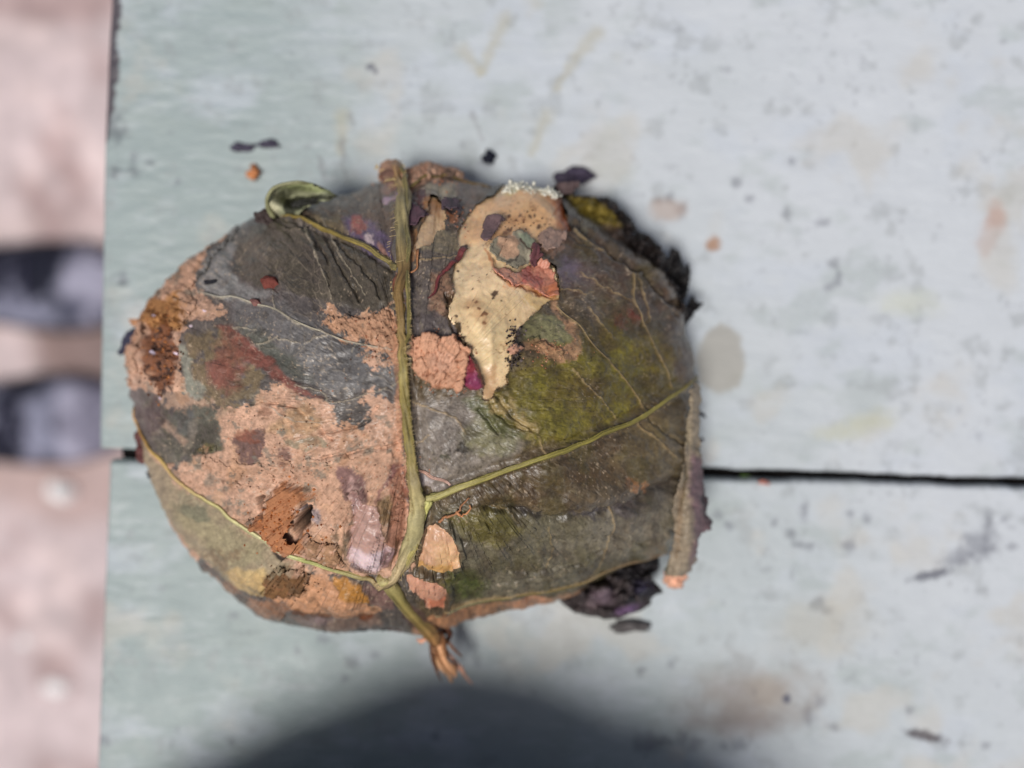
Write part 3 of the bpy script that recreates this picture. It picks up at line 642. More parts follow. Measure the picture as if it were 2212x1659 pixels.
P.poly(ZD((1480, 600), (1620, 580), (1760, 660), (1850, 840), (1740, 820), (1580, 720)), (192, 138, 70), .92, 4, 4, 18, 73)
P.poly(ZD((1760, 640), (1950, 700), (2060, 820), (2060, 920), (1960, 920), (1840, 820)), (128, 102, 100), .9, 4, 6, 16, 74)
P.poly(ZD((200, 470), (700, 760), (1060, 770), (1150, 860), (900, 960), (560, 820), (300, 600)), (150, 112, 88), .85, 4, 8, 18, 75)
P.poly(ZD((1080, 930), (1250, 920), (1500, 990), (1700, 1000), (1920, 960), (1960, 1080), (1500, 1160), (1200, 1060)), (128, 108, 100), .9, 4, 6, 18, 76)
P.blob(*ZD((1350, 1000))[0], 30, 11, (140, 124, 130), op=.8); P.blob(*ZD((1790, 1000))[0], 16, 9, (120, 66, 30), op=.9); P.line(ZD((1150, 870), (1400, 940), (1700, 970), (1850, 960)), 5, (112, 76, 54), .8, .8, 4)
P.blob(*ZD((640, 790))[0], 18, 9, (52, 38, 34), rot=.4, op=.9); P.line(ZD((260, 480), (560, 690), (760, 750), (1000, 750)), 3, (76, 54, 44), .8, .8, 2)
P.poly(ZD((910, 330), (1060, 380), (1080, 410), (1020, 410)), (34, 26, 22), .95, 2, 2, 10, 77)
# bottom strip
P.poly([(896, 1340), (932, 1322), (1058, 1302), (1180, 1282), (1260, 1262), (1280, 1300), (1000, 1400), (880, 1400)], (190, 142, 110), .95, 4, 4, 16, 78)
P.blob(1130, 1298, 60, 7, (200, 142, 110), rot=-.2, op=.6)
P.poly([(870, 1290), (915, 1315), (940, 1345), (900, 1350), (870, 1330)], (84, 66, 64), .9, 4, 5, 16, 79)
# rim clay at top
addfilm(clay([(820, 395), (838, 362), (880, 372), (1000, 380), (1010, 392), (960, 396), (915, 404), (890, 425), (870, 420), (860, 400)], CL, 1, 3, 5, 14, 80))
P.blob(840, 410, 14, 16, (150, 110, 100), op=.7)
P.poly([(893, 425), (915, 420), (925, 445), (918, 480), (893, 492)], (84, 58, 66), .95, 3, 4, 10, 81)
P.poly([(925, 440), (960, 450), (958, 470), (935, 470), (915, 490), (915, 450)], (158, 112, 66), .8, 5, 5, 12, 82)
P.poly([(962, 446), (1000, 440), (1002, 468), (985, 492), (960, 470)], (56, 42, 46), .95, 3, 4, 10, 83)
P.poly([(965, 472), (996, 470), (985, 492), (972, 488)], (170, 116, 86), .9, 3, 4, 8, 84)
P.poly([(882, 500), (902, 498), (898, 560), (884, 590)], (178, 132, 92), .8, 3, 4, 10, 85)
# dark spots and specks everywhere
P.apply(sstep(.62, .85, fbm(U, V, 6, 120, 3)) * (U > 880), (44, 38, 34), .6)
P.apply(sstep(.5, .8, fbm(U, V, 9, 124, 4)) * (U > 880) * (1 - film), (150, 144, 120), .22)
P.apply(sstep(.66, .86, fbm(U, V, 5, 127, 3)) * sstep(.0, .5, fbm(U, V, 70, 129, 2)), (214, 196, 176), .45)
P.apply(sstep(.3, .8, fbm(U, V, 18, 133, 5)) * (1 - film), (66, 60, 54), .45)
# the fine net of veins
wu = U + 9 * fbm(U, V, 30, 140, 3); wv = V + 9 * fbm(U, V, 30, 141, 3)
_, e1, _ = voro(wu, wv, 30, 7); _, e2, _ = voro(wu, wv, 11, 9)
net = (sstep(.10, .0, e1) + .4 * sstep(.14, .0, e2)) * (1 - .85 * film)
P.apply(np.clip(net, 0, 1) * sstep(-.5, .4, fbm(U, V, 60, 143, 3)), (158, 148, 134), .30)
thin = np.zeros(U.shape)
for i, t in enumerate(THIN):
    col = (186, 164, 126) if t[0][0] > 890 else (182, 174, 158)
    wdl = 2.6 if i in (0, 4, 5, 11) else 1.8
    m = P.line(t, wdl, col, .85 if wdl > 3 else .55, .6, 2.5); thin = np.maximum(thin, m)
# overall grit
g = 1 + .20 * fbm(U, V, 10, 150, 5) + .14 * fbm(U, V, 4, 151, 2) + .10 * fbm(U, V, 50, 152, 3)
P.col = P.col * (1 - (1 - film)[..., None] * (1 - np.array([1.02, .96, .86])))
P.apply(sstep(-.2, .6, fbm(U, V, 60, 161, 5)) * (1 - film) * sstep(940, 1100, U), (80, 74, 34), .4)
P.apply(sstep(.0, .7, fbm(U, V, 36, 163, 5)) * (1 - film) * sstep(900, 1000, U), (60, 48, 38), .45)
P.col = np.clip(P.col * g[..., None], 0.004, .9)

# ---- relief (metres along the normal)
D = .0011 * fbm(U, V, 150, 200, 3); DLOW = D.copy()
D = D + .00035 * fbm(U, V, 46, 203, 4) + .00013 * fbm(U, V, 14, 206, 4)
ru = U * .8 + V * .5; rv = V * .8 - U * .5
D += (.0004 - .0002 * sstep(900, 1000, U)) * (1 - np.abs(fbm(ru * .5, rv * 1.6, 34, 209, 4))) * sstep(-.3, .4, fbm(U, V, 90, 211, 2))
D += .00010 * np.clip(net, 0, 1) * (1 - film) + .00022 * thin
dm, tm, sm = dline(U, V, MID)
D += -.0010 * np.exp(-((dm - 24) / 13) ** 2) + .0006 * np.exp(-(dm / 13) ** 2)
dr, tr, sr = dline(U, V, RV); D += -.0006 * np.exp(-((dr - 15) / 9) ** 2) + .0004 * np.exp(-(dr / 9) ** 2)
dl, tl, sl = dline(U, V, LLV); D += -.0006 * np.exp(-((dl - 10) / 9) ** 2)
dt, tt, st_ = dline(U, V, TLV); D += -.0008 * np.exp(-((dt - 9) / 8) ** 2)
dc, tc_, scn = dline(U + 6 * fbm(U, V, 30, 5, 3), V + 6 * fbm(U, V, 30, 6, 3), [(1050, 1090), (1120, 1094), (1180, 1112), (1260, 1106), (1340, 1092), (1400, 1062), (1470, 1030)])
D += -.0009 * np.exp(-(dc / 8) ** 2) + .0007 * np.exp(-((dc - 30) / 18) ** 2)
def crease(pts, wd, dep, hump=0.0):
    global D
    d_, _, _ = dline(U + 5 * fbm(U, V, 26, 15, 3), V + 5 * fbm(U, V, 26, 16, 3), pts)
    D += -dep * np.exp(-(d_ / wd) ** 2) + hump * np.exp(-((d_ - wd * 2.4) / (wd * 1.5)) ** 2)
for c in [[(940, 1082), (1000, 1086), (1060, 1094), (1130, 1100)], [(950, 1090), (1010, 1100), (1060, 1130)], [(945, 1100), (975, 1125), (1000, 1160)],
          [(1050, 860), (1080, 900), (1130, 930)], [(1065, 850), (1110, 905), (1150, 930)], [(1035, 880), (1070, 930)], [(700, 500), (740, 590), (780, 650)], [(660, 490), (700, 560), (716, 620)],
          [(720, 520), (790, 590), (830, 650)], [(640, 480), (690, 545)], [(600, 490), (640, 500), (670, 495)], [(1230, 520), (1330, 575), (1420, 640)], [(1210, 500), (1300, 550), (1400, 620), (1450, 690)],
          [(1300, 1150), (1380, 1160), (1450, 1140)], [(1100, 1230), (1200, 1215), (1300, 1180)], [(820, 880), (780, 920), (700, 930)], [(1400, 880), (1430, 930), (1470, 960)],
          [(540, 870), (640, 880), (720, 950)], [(1040, 1260), (1120, 1250), (1220, 1220)], [(700, 990), (780, 970), (860, 960)]]:
    crease(smooth(c), 3.2, .00055, .0002)
# top fold ridge on the upper right edge
crease([(1220, 480), (1300, 540), (1390, 610), (1440, 660)], 7, .0012, .0006)
def bump_blob(x, y, rx, ry, h, rot=0, p=1.0):
    global D
    c, q = math.cos(rot), math.sin(rot); a = ((U - x) * c + (V - y) * q) / rx; b = (-(U - x) * q + (V - y) * c) / ry
    r2 = a * a + b * b; D += h * np.exp(-r2 ** p)
D -= .0016 * P.mask([(330, 715), (372, 700), (390, 760), (380, 830), (352, 848), (328, 800)], 10, 9, 14, 299) * (.5 + .7 * np.clip(fbm(U, V, 16, 298, 4), -.6, 1))
bump_blob(820, 1135, 34, 60, .0022); bump_blob(802, 1190, 30, 16, .0012)
bump_blob(650, 720, 90, 50, .0008); bump_blob(1330, 1180, 90, 30, .0012, -.3); bump_blob(1430, 960, 30, 60, .0010)
bump_blob(720, 1290, 90, 34, .0012); bump_blob(560, 1245, 50, 26, .0012, .4)
for pl_ in (Z5((1110, 440), (1180, 470), (1260, 560), (1285, 610), (1270, 680), (1200, 770), (980, 760), (1010, 650), (1040, 500)), Z5((910, 810), (980, 790), (1060, 800), (1170, 890), (1195, 960), (1160, 1060), (1080, 1030), (960, 900)),
            Z4((1790, 1120), (1850, 1100), (1900, 1180), (2000, 1200), (2030, 1400), (2080, 1500), (2040, 1610), (1900, 1640), (1800, 1570), (1800, 1380), (1840, 1250))):
    dd_ = sdf(U + 2 * fbm(U, V, 14, 295, 3), V + 2 * fbm(U, V, 14, 296, 3), pl_)
    D += np.where(dd_ > 0, .0010 * np.exp(-((dd_ - 6) / 6) ** 2), -.0006 * sstep(0, 6, -dd_))
    P.apply(sstep(5, 1, np.abs(dd_ - 1)) * sstep(-.3, .4, fbm(U, V, 20, 297, 3)), (60, 46, 32), .7)  # rim shadow round each lobe painted as a dark ring
# pit next to the clay lump
pit_m = sstep(1.15, .55, np.hypot(((U - 657) * .86 + (V - 1122) * .5) / 16, (-(U - 657) * .5 + (V - 1122) * .86) / 32) + .25 * fbm(U, V, 12, 300, 3))
P.apply(np.clip(pit_m * 1.5, 0, 1), (26, 19, 16), .96)  # black shade of the pit painted into the colour
D -= .0100 * pit_m
pit2 = P.mask([(562, 1075), (575, 1070), (590, 1115), (586, 1140), (570, 1120)], 4, 4, 10, 301); D -= .002 * pit2; P.apply(pit2, (74, 44, 30), .8)
pit3 = P.mask([(960, 642), (976, 640), (975, 695), (990, 715), (1012, 757), (1000, 755), (972, 712)], 3, 3, 10, 302); D -= .0012 * pit3

# ------------------------------------------------------------------ holes torn in the leaf
HOLE = [(1003, 482), (1030, 442), (1072, 424), (1085, 402), (1100, 385), (1200, 390), (1204, 440), (1216, 468), (1232, 505), (1215, 516), (1180, 508), (1166, 520), (1160, 545), (1163, 568), (1196, 580), (1206, 625),
        (1204, 648), (1180, 654), (1150, 682), (1128, 700), (1112, 722), (1104, 745), (1100, 775), (1092, 800), (1086, 815), (1092, 830), (1066, 842), (1060, 862), (1040, 868),
        (1042, 845), (1030, 815), (1022, 790), (1018, 765), (1006, 745), (994, 716), (976, 694), (972, 668), (980, 645), (974, 610), (984, 570), (1000, 548), (985, 520), (992, 500)]
HOLE2 = [(930, 440), (958, 452), (962, 480), (958, 506), (935, 520), (925, 545), (898, 552), (905, 515), (920, 480)]
sh = np.minimum(sdf(U + 3 * fbm(U, V, 14, 310, 4), V + 3 * fbm(U, V, 14, 311, 4), HOLE), sdf(U + 3 * fbm(U, V, 12, 312, 4), V + 3 * fbm(U, V, 12, 313, 4), HOLE2))
hole = sh < 0
D += .00035 * np.exp(-(np.clip(sh, 0, None) / 7) ** 2)         # leaf lips curl up round the tear
dst = sdf(U, V, HOLE)
P.apply(sstep(14, 0, sh) * (V > 600) * sstep(.0, .6, fbm(U, V, 12, 315, 3) + .3), (70, 54, 36), .5)
# see-through tail of the hole under thin leaf skin
P.poly([(1040, 850), (1090, 850), (1110, 880), (1135, 900), (1152, 930), (1136, 936), (1110, 915), (1080, 895), (1050, 885)], (166, 144, 96), .8, 9, 12, 20, 320, .5, 10)

OFF = .0008
POS = P0 + NRM * (D + OFF)[..., None]
# skirt rings below the widest line
SK = 14
t = np.linspace(0, 1, SK + 1)[1:]
edge = POS[-1]; cen = np.array([*(world(np.array([CU]), np.array([CV]), np.array([Z0]))[0][:2]), 0])
sk = []; skc = []
for q in t:
    f = 1 - .22 * q ** 1.7; ww = 1 + .02 * fbm(np.cos(th) * 30, np.sin(th) * 30 + q * 6, 3, 330, 3)
    xy = cen[:2] + (edge[:, :2] - cen[:2]) * f * ww[:, None]; z = edge[:, 2] * (1 - q) + .0006 * q
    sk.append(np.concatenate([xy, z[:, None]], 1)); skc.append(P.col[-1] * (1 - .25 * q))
ALLP = np.concatenate([POS, np.array(sk)]); col4 = np.concatenate([P.col, film[..., None]], -1)
ALLC = np.concatenate([col4, np.concatenate([np.array(skc), np.tile(film[-1][None, :, None], (SK, 1, 1))], -1)])
keep = np.concatenate([~hole, np.ones((SK, NT), bool)])
FULL = gridfaces(NR + SK, NT, True)
NO = cen
bundle = empty('leaf_bundle', (float(cen[0]), float(cen[1]), 0))
tag(bundle, 'rounded bundle in wilted brown green leaves smeared with orange clay, torn open to cream filling', 'leaf bundle')
v_, f_, c_ = submesh(ALLP, FULL, keep, ALLC)
leaf = mesh_obj('leaf', v_, f_, M_leaf, bundle, c_)
vi = (NRM[20, 0, 2])
# ---- filling
PFil = Paint(U, V, (250, 218, 174))
q = PFil
q.poly([(1000, 430), (1210, 400), (1230, 500), (1170, 520), (1010, 520)], (250, 198, 146), .9, 16, 14, 40, 401)
q.poly([(1100, 385), (1200, 390), (1205, 435), (1160, 432), (1120, 428), (1090, 424)], (236, 226, 176), .9, 7, 7, 20, 402)
q.poly([(1176, 440), (1206, 440), (1235, 505), (1222, 515), (1200, 498), (1184, 470)], (198, 112, 44), .9, 7, 6, 16, 403)
q.poly([(1192, 425), (1212, 440), (1240, 505), (1226, 512), (1204, 480)], (150, 70, 24), .85, 5, 6, 14, 404)
q.poly([(976, 640), (1120, 640), (1130, 700), (1100, 800), (1070, 860), (1030, 850), (1010, 740), (975, 690)], (234, 204, 156), .85, 20, 12, 40, 405)
q.poly([(1000, 700), (1100, 700), (1090, 800), (1040, 800), (1020, 760)], (238, 212, 164), .7, 14, 12, 40, 406)
q.poly([(990, 560), (1010, 550), (1010, 640), (985, 640)], (236, 214, 176), .7, 8, 6, 20, 407)
q.poly([(1180, 600), (1206, 600), (1208, 655), (1160, 680), (1120, 650), (1150, 630)], (226, 192, 132), .8, 6, 6, 18, 408)
q.poly([(1100, 610), (1150, 622), (1200, 610), (1206, 645), (1170, 636), (1120, 634), (1085, 622)], (206, 120, 62), .7, 7, 6, 14, 409)
q.poly([(1040, 800), (1070, 790), (1075, 850), (1050, 868), (1036, 850)], (176, 130, 92), .6, 8, 6, 14, 410)
q.poly([(898, 440), (965, 440), (965, 520), (930, 560), (890, 560)], (214, 180, 142), 1, 5, 5, 20, 411)
q.poly([(920, 440), (960, 446), (950, 475), (925, 470)], (160, 104, 56), .7, 7, 6, 14, 412)
q.apply(sstep(.3, .8, fbm(U, V, 30, 415, 5)), (196, 160, 110), .35)
q.apply(sstep(.3, .8, fbm(U, V, 16, 416, 4)), (244, 214, 172), .4)
q.poly([(1020, 470), (1180, 440), (1190, 500), (1080, 540), (1030, 500)], (196, 150, 100), .35, 16, 14, 30, 417)
for x, y, r in [(1060, 490, 3), (1090, 483, 3), (1098, 478, 4), (1110, 484, 3), (1122, 478, 4), (1130, 486, 3), (1143, 480, 3), (1150, 478, 3), (1162, 493, 5), (1172, 490, 2.5), (1098, 505, 7), (1088, 510, 5), (1080, 524, 5), (1060, 520, 3),
                (1066, 640, 8), (1062, 650, 5), (1078, 657, 3), (1028, 662, 4), (1042, 686, 5), (1036, 690, 4), (1032, 675, 3), (990, 585, 3), (1008, 528, 5), (1002, 530, 4), (1040, 705, 4), (1010, 670, 2.5), (1020, 655, 2.5), (985, 690, 3), (1172, 662, 4), (1050, 600, 3), (1020, 630, 2)]:
    q.blob(x, y, r, r * .85, (66, 42, 34), op=.9, soft=.35, wa=.4, seed=int(x))
for x, y, rx, ry in [(1036, 690, 16, 10), (1020, 665, 18, 12), (1042, 710, 8, 12), (1110, 486, 26, 8), (1092, 515, 14, 12)]: q.blob(x, y, rx, ry, (176, 124, 84), op=.5, soft=.7)
q.apply(sstep(.6, .8, fbm(U, V, 5, 420, 3)) * sstep(-.1, .5, fbm(U, V, 40, 421, 2)), (150, 106, 72), .6)
q.line(smooth([(1085, 598), (1065, 580), (1058, 560), (1048, 545)]), 4, (190, 110, 60), .7, .8, 3); q.line(smooth([(1070, 600), (1090, 625), (1130, 650), (1160, 672)]), 3, (232, 206, 170), .7, .8, 2)
DF = DLOW - .0004 + .00030 * fbm(U, V, 44, 430, 3) + .00007 * fbm(U, V, 9, 431, 4) 
DF += .0016 * np.exp(-(((U - 1120) / 70) ** 2 + ((V - 450) / 40) ** 2)) 
DF += .0005 * np.exp(-(((U - 1050) / 30) ** 2 + ((V - 700) / 80) ** 2)) + .0011 * sstep(20, 60, -dst)
DF = np.where(sh > 4, DLOW - .0016, DF)
DF -= .0010 * q.mask([(1062, 560), (1100, 545), (1180, 560), (1200, 600), (1190, 640), (1110, 625), (1075, 600)], 8, 5, 20, 434)
PFp = P0 + NRM * (DF + OFF - .0002)[..., None]
q.col = np.clip(q.col * (1 + .07 * fbm(U, V, 7, 440, 4))[..., None], 0, .95)
v_, f_, c_ = submesh(PFp, gridfaces(NR, NT, True), (sh < 16), q.col)
mesh_obj('filling', v_, f_, M_fill, bundle, c_)

# ------------------------------------------------------------------ clay crust that stands proud
TK = np.zeros(U.shape); CRID = np.full(U.shape, -1); CRN = []
def crust(poly, h, wa=8, ws=18, seed=1, soft=5):
    global TK
    t_ = h * P.mask(poly, soft, wa, ws, seed); CRID[t_ > TK] = len(CRN); CRN.append(seed); TK = np.maximum(TK, t_)
CHUNK = ZB((340, 730), (520, 700), (620, 700), (700, 740), (880, 700), (920, 780), (1060, 880), (1040, 950), (1010, 1080), (990, 1300), (900, 1400), (830, 1330), (620, 1320), (500, 1230), (420, 1180), (370, 1080), (340, 900))
crust(CHUNK, .0018, 5, 14, 501, 4)
crust(ZB((1450, 900), (1540, 810), (1680, 860), (1560, 950), (1450, 950)), .0012, 4, 10, 502, 2)
crust(ZB((1740, 740), (1850, 700), (1900, 750), (2060, 830), (2180, 900), (2200, 980), (2050, 930), (1850, 820)), .0009, 5, 10, 503, 2)
crust(Z4((1230, 1150), (1290, 1090), (1480, 1110), (1530, 1170), (1400, 1260), (1400, 1330), (1500, 1450), (1480, 1550), (1300, 1520), (1200, 1400), (1080, 1340), (1190, 1300), (1210, 1200)), .0024, 7, 16, 504, 9)
crust([(322, 650), (400, 622), (428, 670), (398, 710), (352, 706), (320, 720), (308, 700)], .0014, 8, 16, 505, 14)
crust(Z1((1620, 1220), (1800, 1180), (2000, 1160), (2120, 1150), (2150, 1380), (2000, 1360), (1780, 1330)), .0007, 12, 14, 506, 3)
crust(Z4((1500, 1440), (1700, 1480), (1780, 1630), (1620, 1640), (1480, 1560)), .0012, 10, 14, 507, 5)
crust(ZD((880, 540), (1000, 480), (1200, 500), (1290, 560), (1240, 680), (1050, 710), (900, 680)), .0014, 10, 14, 508, 4)
crust([(824, 398), (838, 366), (880, 374), (1000, 384), (1000, 392), (915, 402), (885, 425), (872, 424), (862, 400)], .0016, 5, 12, 509, 4)
crust(Z4((560, 700), (900, 900), (1500, 900), (2100, 800), (2170, 1300), (1700, 1400), (1200, 1100), (700, 1050)), .00030, 26, 30, 510, 20)
crust(Z1((1090, 480), (960, 600), (700, 900), (500, 1100), (330, 1300), (240, 1700), (190, 1700), (200, 1300), (480, 930), (860, 560)), .0004, 14, 26, 511, 8)
wu = U + 5 * fbm(U, V, 14, 520, 3); wv = V + 5 * fbm(U, V, 14, 521, 3)
f1, ed, idv = voro(wu, wv, 33, 523); f1b, edb, idb = voro(wu, wv, 13, 525)
lump = (.70 + .30 * (idv - .3)) * (.35 + .65 * sstep(0, .07, ed) ** .5) + .08 * sstep(0, .3, edb) * idb + .13 * fbm(U, V, 18, 527, 4)
lump = lump * (1 - .85 * sstep(.72, .92, RHO)) + .6 * .85 * sstep(.72, .92, RHO)
TKf = TK * np.clip(.35 + lump, .05, 1.6)
thick = TK > .0009
TKf = np.where(thick, TKf, TK * (1 + .5 * fbm(U, V, 10, 529, 4)))
cm = (TK > .00022) & (~hole | (TK > .0009)) & (pit_m < .12)
CC = P.col.copy()
pc = Paint(U, V, (0, 0, 0)); pc.col = CC
pc.poly(CHUNK, (226, 172, 140), .97, 4, 3, 10, 530)
pc.poly(ZB((580, 920), (700, 900), (840, 960), (850, 1080), (760, 1150), (660, 1160), (580, 1060)), (226, 176, 148), .8, 5, 5, 10, 531)
pc.poly(Z4((1230, 1150), (1290, 1090), (1480, 1110), (1530, 1170), (1400, 1260), (1400, 1330), (1510, 1450), (1480, 1550), (1300, 1520), (1200, 1400), (1080, 1340), (1190, 1300)), (184, 126, 88), .95, 4, 9, 14, 532)
pc.poly(ZB((1430, 880), (1540, 790), (1700, 850), (1560, 970), (1430, 970)), (216, 164, 138), .95, 3, 3, 10, 533)
crk = (1 - sstep(0, .06, ed)) * (TK > .0014)
pc.apply(crk * sstep(-.3, .3, fbm(U, V, 30, 534, 2)), (130, 80, 58), .6)
pc.apply((TK > .0012) * sstep(.45, .8, fbm(U, V, 6, 535, 3)), (176, 120, 90), .3)
CCc = np.clip(pc.col, .01, .9)
CP = P0 + NRM * (np.where(hole, np.maximum(DF, D), D) + OFF + TKf + .00005)[..., None]
GF = gridfaces(NR, NT, True); fk_ = cm.ravel()[GF].all(axis=1); GF = GF[fk_]; fid = CRID.ravel()[GF].max(axis=1)
for i_ in range(len(CRN)):
    Fi = GF[fid == i_]
    if len(Fi) < 30: continue
    idx, inv = np.unique(Fi, return_inverse=True)
    mesh_obj('clay_crust', CP.reshape(-1, 3)[idx], inv.reshape(Fi.shape), M_clay, bundle, CCc.reshape(-1, 3)[idx])
TOPD = D + OFF + np.where(cm, TKf, 0)
TOPF = np.where(hole & ~cm, DF + OFF, TOPD)

# ------------------------------------------------------------------ sampling the top surface at plan points
def sample(u, v, lift=0.0):
    u = np.asarray(u, float); v = np.asarray(v, float)
    a = np.arctan2(v - CV, u - CU) % (2 * PI); r = np.clip(np.hypot(u - CU, v - CV) / rout(a), 0, 1)
    ki = np.clip(np.arcsin(np.clip(r, 0, 1) ** (1 / .9)) / (PI / 2) * (NR - 1), 0, NR - 1.001); ti = a / (2 * PI) * NT
    k0 = ki.astype(int); t0 = ti.astype(int) % NT; t1 = (t0 + 1) % NT; fk = (ki - k0)[..., None]; ft = (ti - np.floor(ti))[..., None]
    def g(A):
        A = A if A.ndim == 3 else A[..., None]
        return (A[k0, t0] * (1 - ft) + A[k0, t1] * ft) * (1 - fk) + (A[k0 + 1, t0] * (1 - ft) + A[k0 + 1, t1] * ft) * fk
    n = g(NRM); p = g(P0) + n * (g(TOPF) + np.asarray(lift)[..., None] if np.ndim(lift) else g(TOPF) + lift)
    return p, n
def patch_grid(poly, step, wa, ws, seed):
    p = np.asarray(poly, float); m = wa * 2 + step * 2
    gu = np.arange(p[:, 0].min() - m, p[:, 0].max() + m, step); gv = np.arange(p[:, 1].min() - m, p[:, 1].max() + m, step)
    A, B = np.meshgrid(gu, gv, indexing='ij')
    S = lambda a, b: sdf(a + wa * fbm(a, b, ws, seed, 4, .6), b + wa * fbm(a, b, ws, seed + 50, 4, .6), poly)
    d = S(A, B); gxx = np.gradient(d, step, axis=0); gyy = np.gradient(d, step, axis=1); n2 = np.hypot(gxx, gyy) + 1e-6
    out = np.clip(d, 0, step * 1.5); A = A - gxx / n2 * out; B = B - gyy / n2 * out
    F = gridfaces(*A.shape); dd = d.ravel()[F]
    keepf = (dd < 0).any(1) & (dd < step * 1.5).all(1)
    return A, B, d, F[keepf]
def finish(name, P3, C, F, mat, parent, thick):
    idx, inv = np.unique(F, return_inverse=True)
    o = mesh_obj(name, P3.reshape(-1, 3)[idx], inv.reshape(F.shape)[:, ::-1], mat, parent, np.clip(C.reshape(-1, 3)[idx], .003, .9))
    if thick: s = o.modifiers.new('s', 'SOLIDIFY'); s.thickness = thick; s.offset = -1
    return o
def scrap(name, poly, lift, rgb, mat, parent=None, wa=2.5, ws=9, seed=1, curl=0.0, extra=(), thick=.0003, bulge=0.0, step=1.8, bmp=.0001, label=None):
    """a piece lying on the bundle"""
    A, B, d, F = patch_grid(poly, step, wa, ws, seed)
    L = lift + curl * np.exp(-(np.abs(d) / 5) ** 2) * (.4 + .6 * fbm(A, B, 16, seed + 3, 2)) + bmp * fbm(A, B, 9, seed + 5, 4)
    if bulge: L = L + bulge * np.sqrt(np.clip(-d / (np.abs(d.min())), 0, 1)) - .0002
    Pp, n = sample(A, B, L)
    pt = Paint(A, B, rgb)
    for e in extra: getattr(pt, e[0])(*e[1:])
    C = pt.col * (1 + .16 * fbm(A, B, 7, seed + 9, 4))[..., None]
    o = finish(name, Pp, C, F, mat, parent or bundle, thick)
    if label: o['label'] = label
    return o
def free(name, poly, zf, rgb, mat, parent=None, wa=2.5, ws=9, seed=1, extra=(), thick=.0004, step=2.2, wave=.0012, wsc=34, label=None):
    """a leaf piece that sticks out past the bundle; zf(u, v, d) gives its height"""
    A, B, d, F = patch_grid(poly, step, wa, ws, seed)
    z = zf(A, B, -d) + wave * fbm(A, B, wsc, seed + 5, 3) + .0002 * fbm(A, B, 9, seed + 6, 3)
    Pp = world(A, B, np.maximum(z, .0006))
    pt = Paint(A, B, rgb)
    for e in extra: getattr(pt, e[0])(*e[1:])
    C = pt.col * (1 + .2 * fbm(A, B, 8, seed + 9, 4))[..., None]
    o = finish(name, Pp, C, F, mat, parent or bundle, thick)
    if label: o['label'] = label
    return o

# ------------------------------------------------------------------ ribs and veins (children of the leaf)
def rib(name, pts, w0, rgb, seed, parent=leaf, lift=.0, flat=.62, rgbs=None, ns=22):
    pts = np.asarray(pts); n = len(pts); s = np.linspace(0, 1, n)
    wd = np.interp(s, np.linspace(0, 1, len(w0)), w0)
    wob = pts + .8 * np.stack([fbm(s * 40, s * 0, 3, seed), fbm(s * 40, s * 0 + 9, 3, seed)], -1)
    r = wd * .46 * SD * (1 - .045 / H)
    p, nn = sample(wob[:, 0], wob[:, 1], 0)
    for _ in range(3):
        p[1:-1] = (p[:-2] + p[1:-1] * 2 + p[2:]) / 4
    p = p + nn * (r * lift)[:, None]
    if rgbs is None: c = lin(rgb)
    else: c = np.stack([np.interp(s, np.linspace(0, 1, len(rgbs)), [lin(q_)[k_] for q_ in rgbs]) for k_ in range(3)], -1)
    return tube_pts(name, p, r, M_vein, parent, ns, c, .30, seed, flat, nn, .10)
YG = (140, 126, 70)
mid = rib('midrib', smooth(MID[::3], 5), [18, 24, 32, 30, 26, 22, 19, 18, 19, 18, 19, 22, 32, 38, 32, 26, 22], YG, 1,
          rgbs=[(176, 130, 92), (146, 118, 82), (150, 138, 100), (140, 128, 90), (116, 92, 56), (134, 108, 66), (156, 132, 84), (152, 138, 82), (136, 120, 62), (144, 130, 74), (158, 142, 98), (180, 168, 120), (184, 174, 128), (190, 170, 130), (170, 150, 108)])
rib('midrib_strand', np.array(smooth(MID[::3], 5)) + [7, 0], [6, 12, 14, 13, 11, 9, 8, 8, 8, 8, 9, 11, 13, 13, 10, 6], YG, 12, lift=.9, rgbs=[(120, 104, 58), (148, 138, 88), (118, 106, 52), (156, 146, 84), (170, 158, 104)])
rib('side_vein', smooth(RV[::3], 5), [22, 16, 14, 12, 12, 11, 10, 9, 8], YG, 2, rgbs=[(178, 170, 112), (160, 150, 86), (142, 132, 66), (132, 122, 58), (136, 126, 66), (138, 124, 70)], lift=.15)
rib('side_vein', smooth(TLV[::3], 5), [15, 13, 12, 12, 11, 11, 11, 9], YG, 3, rgbs=[(136, 124, 76), (144, 130, 76), (140, 122, 62), (138, 120, 64), (136, 126, 86)], lift=.15)
rib('side_vein', smooth(LLV[::3], 5), [8, 12, 12, 11, 11, 11, 12, 13, 12, 11, 12, 14], YG, 4, rgbs=[(196, 150, 90), (160, 122, 60), (186, 158, 92), (196, 168, 116), (186, 176, 120), (196, 190, 140), (206, 204, 160), (184, 188, 116), (182, 176, 116), (186, 160, 118)], lift=.15)
rib('side_vein', smooth(TRV[::3], 5), [10, 9, 8, 8, 7, 6], YG, 5, rgbs=[(128, 112, 66), (120, 104, 54), (130, 104, 56)], lift=.4)
rib('side_vein', smooth([(924, 1078), (915, 1100), (905, 1130), (897, 1160), (888, 1185)]), [22, 20, 14, 10, 8], YG, 6, rgbs=[(196, 192, 122), (182, 176, 96), (132, 120, 50)], lift=.7)
rib('side_vein', smooth([(898, 1012), (912, 1022), (935, 1032), (958, 1038), (972, 1048)]), [6, 6, 7, 6, 5], YG, 7, rgbs=[(186, 144, 124), (196, 160, 146)], lift=.4)
